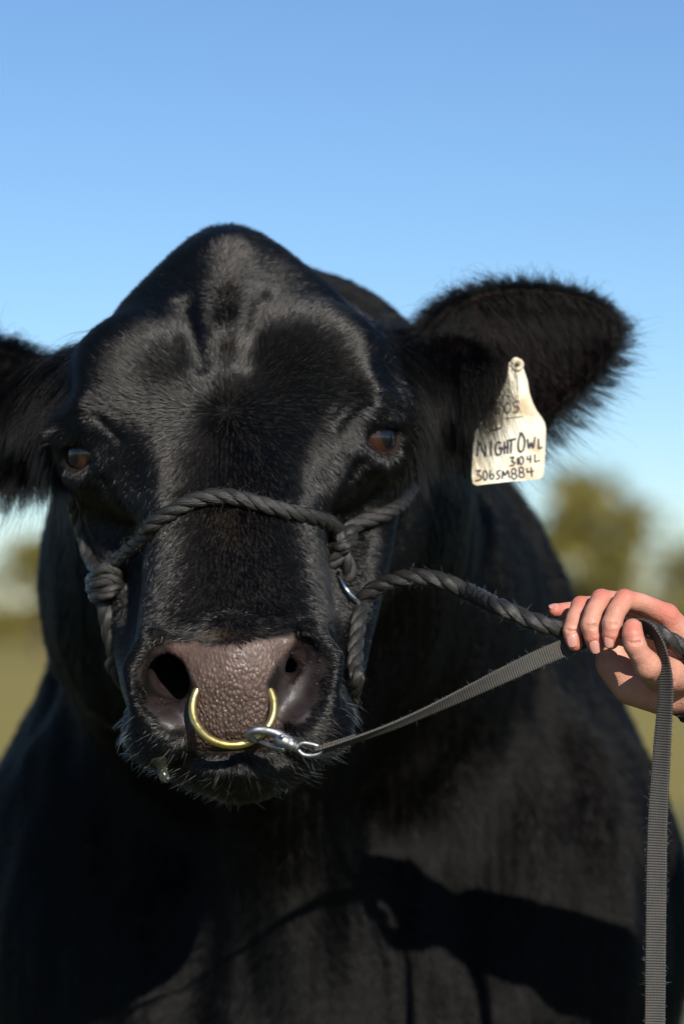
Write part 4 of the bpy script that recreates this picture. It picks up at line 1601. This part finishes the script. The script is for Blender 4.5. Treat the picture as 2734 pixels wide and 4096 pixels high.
WRITE = {
    'handwritten_name': (13, [
        [(225, 1745), (238, 1490), (350, 1745), (362, 1560)], [(440, 1500), (437, 1735)],
        [(598, 1530), (540, 1525), (512, 1600), (520, 1700), (580, 1712), (612, 1610), (560, 1618)],
        [(650, 1510), (652, 1705)], [(704, 1500), (700, 1690)], [(640, 1608), (715, 1592)],
        [(690, 1500), (830, 1466)], [(762, 1490), (750, 1692)],
        [(905, 1372), (868, 1520), (872, 1630), (905, 1670), (950, 1630), (968, 1500), (940, 1410), (900, 1368)],
        [(1012, 1470), (1036, 1612), (1068, 1522), (1100, 1612), (1128, 1440)], [(1182, 1468), (1182, 1622), (1242, 1600)]]),
    'handwritten_number': (11, [
        [(738, 1765), (800, 1752), (768, 1808), (812, 1848), (782, 1884), (735, 1888)], [(856, 1762), (862, 1876)], oval(915, 1805, 34, 62),
        [(1012, 1732), (1008, 1795), (1075, 1782)], [(1060, 1722), (1056, 1842)], [(1125, 1712), (1126, 1832), (1206, 1806)]]),
    'handwritten_code': (12, [
        [(205, 1975), (272, 1962), (232, 2022), (288, 2062), (262, 2112), (195, 2128)], oval(348, 2042, 30, 76),
        [(428, 1962), (416, 2060), (446, 2100), (484, 2068), (470, 2020), (424, 2050)],
        [(588, 1962), (540, 1978), (536, 2016), (572, 2050), (562, 2090), (518, 2098)],
        [(615, 2096), (626, 1972), (662, 2042), (702, 1962), (728, 2086)],
        oval(795, 1974, 34, 40), oval(802, 2056, 40, 42), oval(912, 1952, 34, 40), oval(918, 2034, 40, 42),
        [(1004, 1926), (1008, 1994), (1108, 1974)], [(1066, 1912), (1078, 2062)]]),
    'printed_number': (9, [
        oval(548, 1032, 42, 46), oval(698, 982, 44, 84), [(882, 880), (806, 888), (800, 962), (852, 958), (872, 1005), (850, 1050), (790, 1052)]]),
    'printed_arch': (5, [oval(690, 900, 112, 108, -95, 75), [(820, 780), (850, 1060)], [(620, 1152), (940, 1120)]]),
    'handwritten_scrawl': (11, [[(432, 1230), (440, 1345), (478, 1318), (512, 1340), (522, 1230)], [(530, 1290), (545, 1318), (600, 1286)], [(330, 1180), (350, 1280)]]),
}
for nm, (w, strokes) in WRITE.items():
    parts = []
    for st in strokes:
        st = np.array(st, float)
        st3 = np.c_[st, np.zeros(len(st))]
        q = resample(spline(st3, max(8, len(st) * 6)) if len(st) > 4 else st3, 12)
        q = q + np.c_[RNG.normal(0, 1.2, (len(q), 2)), np.zeros(len(q))]
        pth = np.array([tz(a[0], a[1], 0.085) for a in q])
        parts.append(tube_np(pth, 1.2 * w * 0.2554 / 39 * 0.01, 6))
    V, F = join_np(parts)
    cy_ = V[:, 1].copy()
    # press the strokes flat on the plate
    back_ = np.concatenate([np.full(len(pv[0]), 0) for pv in parts])
    me = mesh_mixed(nm, V, F)
    link(nm, me, INK, tagob)
# button
bc = tz(850, 310, 0.1)
prof = [(0.0068, 0.0), (0.0068, 0.0022), (0.0058, 0.0032), (0.0036, 0.0032), (0.0026, 0.0016), (0.0, 0.0014)]
seg = 28
V = [bc + np.array([r_ * math.cos(t), -h_, r_ * math.sin(t)]) for r_, h_ in prof for t in np.linspace(0, 2 * math.pi, seg, endpoint=False)]
F = [[i * seg + j, i * seg + (j + 1) % seg, (i + 1) * seg + (j + 1) % seg, (i + 1) * seg + j] for i in range(len(prof) - 1) for j in range(seg)]
link('button', mesh_np('button', np.array(V), np.array(F)[:, ::-1]), TAGM, tagob)
V, F = tube_np(np.array([bc + [-0.0002, -0.0014, 0.0], bc + [-0.0002, -0.0024, 0]]), 0.0025, 16)
link('pin', mesh_mixed('pin', V, F), simple_mat('pin_dark', (0.02, 0.02, 0.02), 0.4), tagob)
V, F = tube_np(np.array([bc + [0, 0, 0], bc + [0, 0.06, 0.002]]), 0.0024, 12)
link('stud_shaft', mesh_mixed('stud_shaft', V, F), TAGM, tagob)

# ------------------------------------------------------------------ person holding the lead
person = tag(empty('person', (0.97, 0.27, 0.0)), 'person in a dark maroon jacket reaching a bare hand in to hold the lead', 'person')


def skin_mat():
    m = NT('skin')
    tc = m.n('ShaderNodeTexCoord')
    n1_ = m.n('ShaderNodeTexNoise', i_Scale=45.0, i_Detail=5.0)
    n2_ = m.n('ShaderNodeTexNoise', i_Scale=500.0, i_Detail=4.0)
    n3_ = m.n('ShaderNodeTexVoronoi', i_Scale=900.0)
    for q in (n1_, n2_, n3_):
        m.l(tc.outputs['Object'], q.inputs['Vector'])
    red = m.n('ShaderNodeAttribute', attribute_name='flush')
    c = m.ramp(n1_.outputs[0], [(0.3, (0.46, 0.205, 0.14)), (0.7, (0.56, 0.285, 0.205))])
    c1 = m.mix(red.outputs['Fac'], c, (0.50, 0.135, 0.10))
    c2 = m.mix(m.ramp(n2_.outputs[0], [(0.52, 0.0), (0.8, 0.35)]), c1, (0.36, 0.16, 0.11))
    m.l(c2, m.b.inputs['Base Color'])
    m.set(Roughness=0.45, Specular_IOR_Level=0.4)
    m.b.inputs['Subsurface Weight'].default_value = 0.25
    m.b.inputs['Subsurface Radius'].default_value = (0.008, 0.003, 0.0015)
    m.b.inputs['Subsurface Scale'].default_value = 0.6
    a = m.bump(n1_.outputs[0], 0.4, 0.005)
    b = m.bump(n2_.outputs[0], 0.55, 0.0012, a)
    m.l(m.bump(n3_.outputs[0], 0.25, 0.0005, b), m.b.inputs['Normal'])
    return m.m


SKIN = skin_mat()


def Zp(zx, zy, y):
    return P(1900 + zx * 0.532, 2200 + zy * 0.532, y) * 100


wr = Zp(1720, 960, 7.5)
lo_, hi_ = Zp(500, 1320, 0), Zp(1720, 240, 0)
HS = SDF(axis(lo_[0], hi_[0], 0.1, None, 132, 0.7), axis(-4.6, 12.5, 0.1, -14, 42, 0.7), axis(lo_[2], hi_[2], 0.1, 76, 180, 0.7))


def hc_(pts, rad, k=0.35, mode='+'):
    HS.op(chain([Zp(*q) for q in pts], rad), k, mode)


# palm and back of the hand
hc_([(1740, 920, 7.2), (1560, 700, 5.2), (1435, 492, 3.2)], [2.5, 1.9, 1.12], 0.8)
hc_([(1740, 960, 7.4), (1480, 640, 6.6), (1325, 455, 5.2)], [2.6, 1.8, 1.1], 0.9)
hc_([(1740, 1000, 7.6), (1380, 700, 8.0), (1225, 462, 7.2)], [2.6, 1.7, 1.05], 0.9)
hc_([(1740, 1000, 7.8), (1300, 760, 9.0), (1130, 500, 9.2)], [2.6, 1.7, 1.0], 0.9)
hc_([(1040, 680, 8.6), (1045, 850, 8.2), (1185, 1000, 7.6), (1390, 1045, 7.4), (1660, 1020, 7.8)], [1.6, 1.85, 2.2, 2.45, 2.8], 0.9)
hc_([(1660, 980, 7.6), (1850, 1040, 8.4), (2300, 1240, 11.0), (2900, 1500, 13.5)], [3.1, 2.9, 3.6, 4.2], 1.0)
# index, middle, ring, little finger
hc_([(1435, 492, 3.2), (1250, 400, 1.4), (1118, 372, 0.3)], [1.12, 0.92, 0.93], 0.3)
hc_([(1118, 372, 0.3), (1055, 465, -0.7), (1026, 552, -1.2)], [0.95, 0.93, 0.93], 0.25)
hc_([(1026, 552, -1.2), (1018, 632, -1.15), (1020, 690, -0.9)], [0.90, 0.86, 0.72], 0.25)
hc_([(1325, 455, 5.2), (1100, 390, 3.2), (945, 372, 2.0)], [1.1, 0.95, 0.96], 0.3)
hc_([(945, 372, 2.0), (890, 470, 0.8), (866, 565, 0.1)], [0.97, 0.94, 0.94], 0.25)
hc_([(866, 565, 0.1), (884, 650, 0.05), (906, 722, 0.3)], [0.92, 0.88, 0.75], 0.25)
hc_([(1225, 462, 7.2), (960, 410, 5.2), (790, 420, 3.8)], [1.05, 0.9, 0.90], 0.3)
hc_([(790, 420, 3.8), (745, 520, 2.3), (726, 605, 1.5)], [0.90, 0.87, 0.87], 0.25)
hc_([(726, 605, 1.5), (732, 660, 1.3), (746, 704, 1.4)], [0.86, 0.82, 0.72], 0.25)
hc_([(1130, 500, 9.2), (860, 440, 8.2), (700, 448, 7.0), (598, 454, 6.0)], [1.0, 0.78, 0.74, 0.62], 0.3)
# thumb
hc_([(1540, 900, 4.6), (1400, 930, 1.6), (1292, 868, -1.6)], [2.3, 1.9, 1.25], 0.8)
hc_([(1292, 868, -1.6), (1225, 770, -2.6), (1196, 712, -2.9)], [1.22, 1.02, 1.0], 0.5)
hc_([(1196, 712, -2.9), (1180, 640, -2.9), (1180, 588, -2.6)], [0.98, 1.02, 0.90], 0.3)
# creases over the joints
for q in ([(985, 548, -2.15), (1025, 556, -2.3), (1066, 552, -2.15)], [(985, 566, -2.15), (1026, 574, -2.28), (1066, 570, -2.15)],
          [(822, 560, -0.8), (866, 570, -0.98), (910, 566, -0.8)], [(822, 580, -0.8), (868, 590, -0.98), (912, 586, -0.8)],
          [(688, 602, 0.7), (726, 612, 0.5), (764, 608, 0.7)], [(1140, 690, -3.85), (1185, 704, -4.0), (1235, 694, -3.8)],
          [(1340, 960, 0.0), (1400, 990, 0.2), (1470, 1000, 1.2)], [(1300, 930, -0.6), (1330, 1000, 0.3), (1380, 1060, 2.6)]):
    hc_(q, 0.13, 0.16, '-')
def box_sdf_mesh(step, lo, hi, ops):
    B = SDF(axis(lo[0], hi[0], step), axis(lo[1], hi[1], step), axis(lo[2], hi[2], step))
    for prim, k, mode in ops:
        B.op(prim, k, mode)
    V, F = B.mesh()
    return V / 100, F


# head, neck and the other hand belong to the same skin
hx0 = 99.0
head_ops = [(ell((hx0, 24, 165), (7.4, 9.6, 11.0)), 1, '+'), (ell((hx0, 19, 158), (5.6, 6.6, 6.0)), 3, '+'), (chain([(hx0, 27, 160), (hx0, 28.5, 140)], [5.4, 6.2]), 2, '+'),
            (chain([(hx0, 15.2, 166), (hx0, 12.6, 161.5)], [0.9, 1.4]), 1.0, '+'), (ell((hx0 - 7.4, 25.5, 163.5), (0.9, 2.0, 3.2)), 0.6, '+'), (ell((hx0 + 7.4, 25.5, 163.5), (0.9, 2.0, 3.2)), 0.6, '+'),
            (ell((hx0 - 3.1, 14.6, 166), (1.5, 1.2, 1.0)), 0.8, '-'), (ell((hx0 + 3.1, 14.6, 166), (1.5, 1.2, 1.0)), 0.8, '-'), (chain([(hx0 - 2.4, 12.6, 156.8), (hx0 + 2.4, 12.6, 156.8)], 0.35), 0.5, '-')]
lh = np.array([114, 6, 96.0])
lops = [(chain([lh + [1, 6, 3], lh], [3.0, 2.8]), 1, '+'), (chain([lh, lh + [-1, -5, -3]], [2.8, 3.2]), 1, '+')]
for i in range(4):
    b0 = lh + [-3.2 + 2.1 * i, -7, -4]
    lops.append((chain([b0, b0 + [0, -3.2, -2.4], b0 + [0.1, -2.4, -5.2], b0 + [0.1, -0.2, -6.0 + 0.3 * abs(i - 1.5)]], [1.0, 0.95, 0.85, 0.75]), 0.4, '+'))
lops.append((chain([lh + [-2.6, -1, -2], lh + [-4.4, -4, -4.5], lh + [-3.6, -6.0, -7.5]], [1.5, 1.1, 0.9]), 0.5, '+'))
trunk_ops = [(chain([Zp(2300, 1240, 11.0), (59, 15, 97.0), (81, 26, 137.0)], [3.6, 4.2, 5.6]), 1, '+'), (chain([(81, 27, 137), (115, 27, 137)], 5.6), 3, '+'),
             (ell((98, 27, 122), (16, 9.5, 20)), 4, '+'), (ell((98, 27, 98), (14, 9.5, 18)), 4, '+'), (chain([(115, 26, 137), (122, 24, 112), tuple(lh + [1, 6, 3])], [5.6, 4.0, 3.0]), 1, '+')]
for prim, k, mode in trunk_ops + lops + head_ops:
    HS.op(prim, k, mode)
HV, HF = HS.mesh()
del HS.F
HV = HV / 100
flush = np.zeros(len(HV))
for q, r_ in (((1118, 300, -0.2), 1.4), ((945, 300, 1.4), 1.3), ((785, 350, 3.2), 1.2), ((1020, 690, -1.6), 1.3), ((906, 730, -0.6), 1.3), ((746, 715, 0.6), 1.2), ((598, 454, 5.6), 1.6), ((1180, 600, -3.4), 1.4), ((1440, 440, 2.5), 2.0)):
    flush = np.maximum(flush, np.exp(-(np.linalg.norm(HV * 100 - Zp(*q), axis=1) / r_) ** 2))
me = mesh_np('body', HV, HF)
float_attr(me, 'flush', flush * 0.75)
link('body', me, SKIN, person)

NAIL = NT('fingernail')
NAIL.set(Base_Color=(0.50, 0.235, 0.19, 1), Roughness=0.3, Specular_IOR_Level=0.5)
NAILM = NAIL.m


def nail(zx, zy, y, w, l, ang, nrm):
    """a nail plate: curved, slightly proud of the finger tip"""
    c = Zp(zx, zy, y) / 100
    nrm = np.array(nrm, float); nrm /= np.linalg.norm(nrm)
    a = math.radians(ang)
    ld = np.array([math.sin(a), 0, -math.cos(a)])
    ld = ld - nrm * (ld @ nrm); ld /= np.linalg.norm(ld)
    wd = np.cross(ld, nrm)
    nu, nv = 13, 15
    V = []
    for lay in (0.0, -0.0007):
        for i in range(nv):
            t = i / (nv - 1) * 2 - 1
            hw = (1 - abs(t) ** 3.2) ** 0.45 if abs(t) < 1 else 0.02
            for j in range(nu):
                s_ = (j / (nu - 1) * 2 - 1) * max(hw, 0.05)
                V.append(c + ld * t * l / 2 * 0.01 + wd * s_ * w / 2 * 0.01 + nrm * (0.0006 - 0.0016 * s_ * s_ * (w / 1.0) - 0.0007 * t * t + lay))
    F = []
    n1_ = nu * nv
    for i in range(nv - 1):
        for j in range(nu - 1):
            q = [i * nu + j, i * nu + j + 1, (i + 1) * nu + j + 1, (i + 1) * nu + j]
            F.append(q[::-1]); F.append([x + n1_ for x in q])
    edge = [j for j in range(nu)] + [i * nu + nu - 1 for i in range(1, nv)] + [(nv - 1) * nu + j for j in range(nu - 2, -1, -1)] + [i * nu for i in range(nv - 2, 0, -1)]
    for a_, b_ in zip(edge, edge[1:] + edge[:1]):
        F.append([a_, b_, b_ + n1_, a_ + n1_])
    link('fingernail', mesh_np('fingernail', np.array(V), np.array(F)), NAILM, person)


nail(1000, 688, -1.78, 0.86, 1.25, 4, (-0.25, -0.96, -0.12))
nail(898, 732, -0.62, 0.96, 1.30, 18, (-0.10, -0.98, -0.20))
nail(726, 686, 0.52, 0.98, 1.20, 12, (-0.15, -0.98, -0.10))
nail(585, 416, 5.75, 0.80, 0.95, -85, (-0.2, -0.55, 0.80))
nail(1246, 590, -2.55, 0.9, 1.25, 176, (0.92, -0.38, 0.10))

# clothes
JACKET = simple_mat('maroon_jacket', (0.020, 0.008, 0.010), 0.85, noise=0.3, nscale=60, bump=0.5, bscale=300)
DENIM = simple_mat('denim', (0.03, 0.045, 0.09), 0.9, noise=0.3, nscale=120, bump=0.4, bscale=600)
BOOT = simple_mat('boot_leather', (0.06, 0.035, 0.02), 0.5, noise=0.3, nscale=30)
HAIR_H = simple_mat('brown_hair', (0.035, 0.02, 0.012), 0.6, bump=0.8, bscale=90)
cuff = Zp(1720, 1010, 8.0)
elb = np.array([59, 15, 97.0])
sh = np.array([81, 26, 137.0])
jops = [(chain([cuff, elb, sh], [4.4, 5.4, 7.4]), 2, '+'), (ell((98, 27, 124), (20, 12.5, 23)), 4, '+'), (ell((98, 27, 101), (17.5, 12.5, 20)), 5, '+'),
        (chain([(83, 27, 137), (113, 27, 137)], 7.0), 4, '+'), (chain([(98, 28, 138), (98, 27.5, 147)], [8, 6.6]), 3, '+'),
        (chain([(115, 26, 137), (122, 24, 112), (115, 12, 99.5)], [7.4, 5.6, 4.4]), 2, '+'),
        (ell((98, 26, 151), (5.8, 5.8, 6)), 1, '-'), (chain([Zp(1500, 915, 6.8), cuff], [3.7, 3.5]), 0.3, '-')]
V, F = box_sdf_mesh(0.8, (24, -2, 78), (134, 44, 154), jops)
fo_ = (vnoise(V * [22, 22, 9], 51) - 0.5) * 0.016 + (vnoise(V * 60, 52) - 0.5) * 0.005
V = V + vnormals(V, F) * fo_[:, None]
link('jacket', mesh_np('jacket', V, F), JACKET, person)
tops = [(ell((98, 27, 90), (17, 12, 12)), 3, '+')]
for s_ in (-1, 1):
    tops.append((chain([(98 + s_ * 9, 27, 86), (98 + s_ * 10, 25, 50), (98 + s_ * 11, 27, 9)], [9.6, 7.2, 5.8]), 3, '+'))
V, F = box_sdf_mesh(1.2, (76, 10, 2), (120, 44, 106), tops)
link('trousers', mesh_np('trousers', V, F), DENIM, person)
for s_ in (-1, 1):
    x_ = 98 + s_ * 11
    V, F = box_sdf_mesh(0.8, (x_ - 8, 6, -1), (x_ + 8, 38, 20), [(chain([(x_, 27, 16), (x_, 28, 6)], [5.0, 5.0]), 1, '+'), (ell((x_, 22, 3.8), (5.0, 12.5, 4.6)), 2, '+')])
    V[:, 2] = np.maximum(V[:, 2], 0.002)
    link('boot', mesh_np('boot', V, F), BOOT, person)
V, F = box_sdf_mesh(0.6, (88, 8, 155), (110, 38, 180), [(ell((hx0, 25.2, 168), (8.2, 10.2, 9.8)), 1, '+'), (ell((hx0, 12.5, 161), (7.6, 8, 9.5)), 1.0, '-')])
link('hair', mesh_np('hair', V, F), HAIR_H, person)
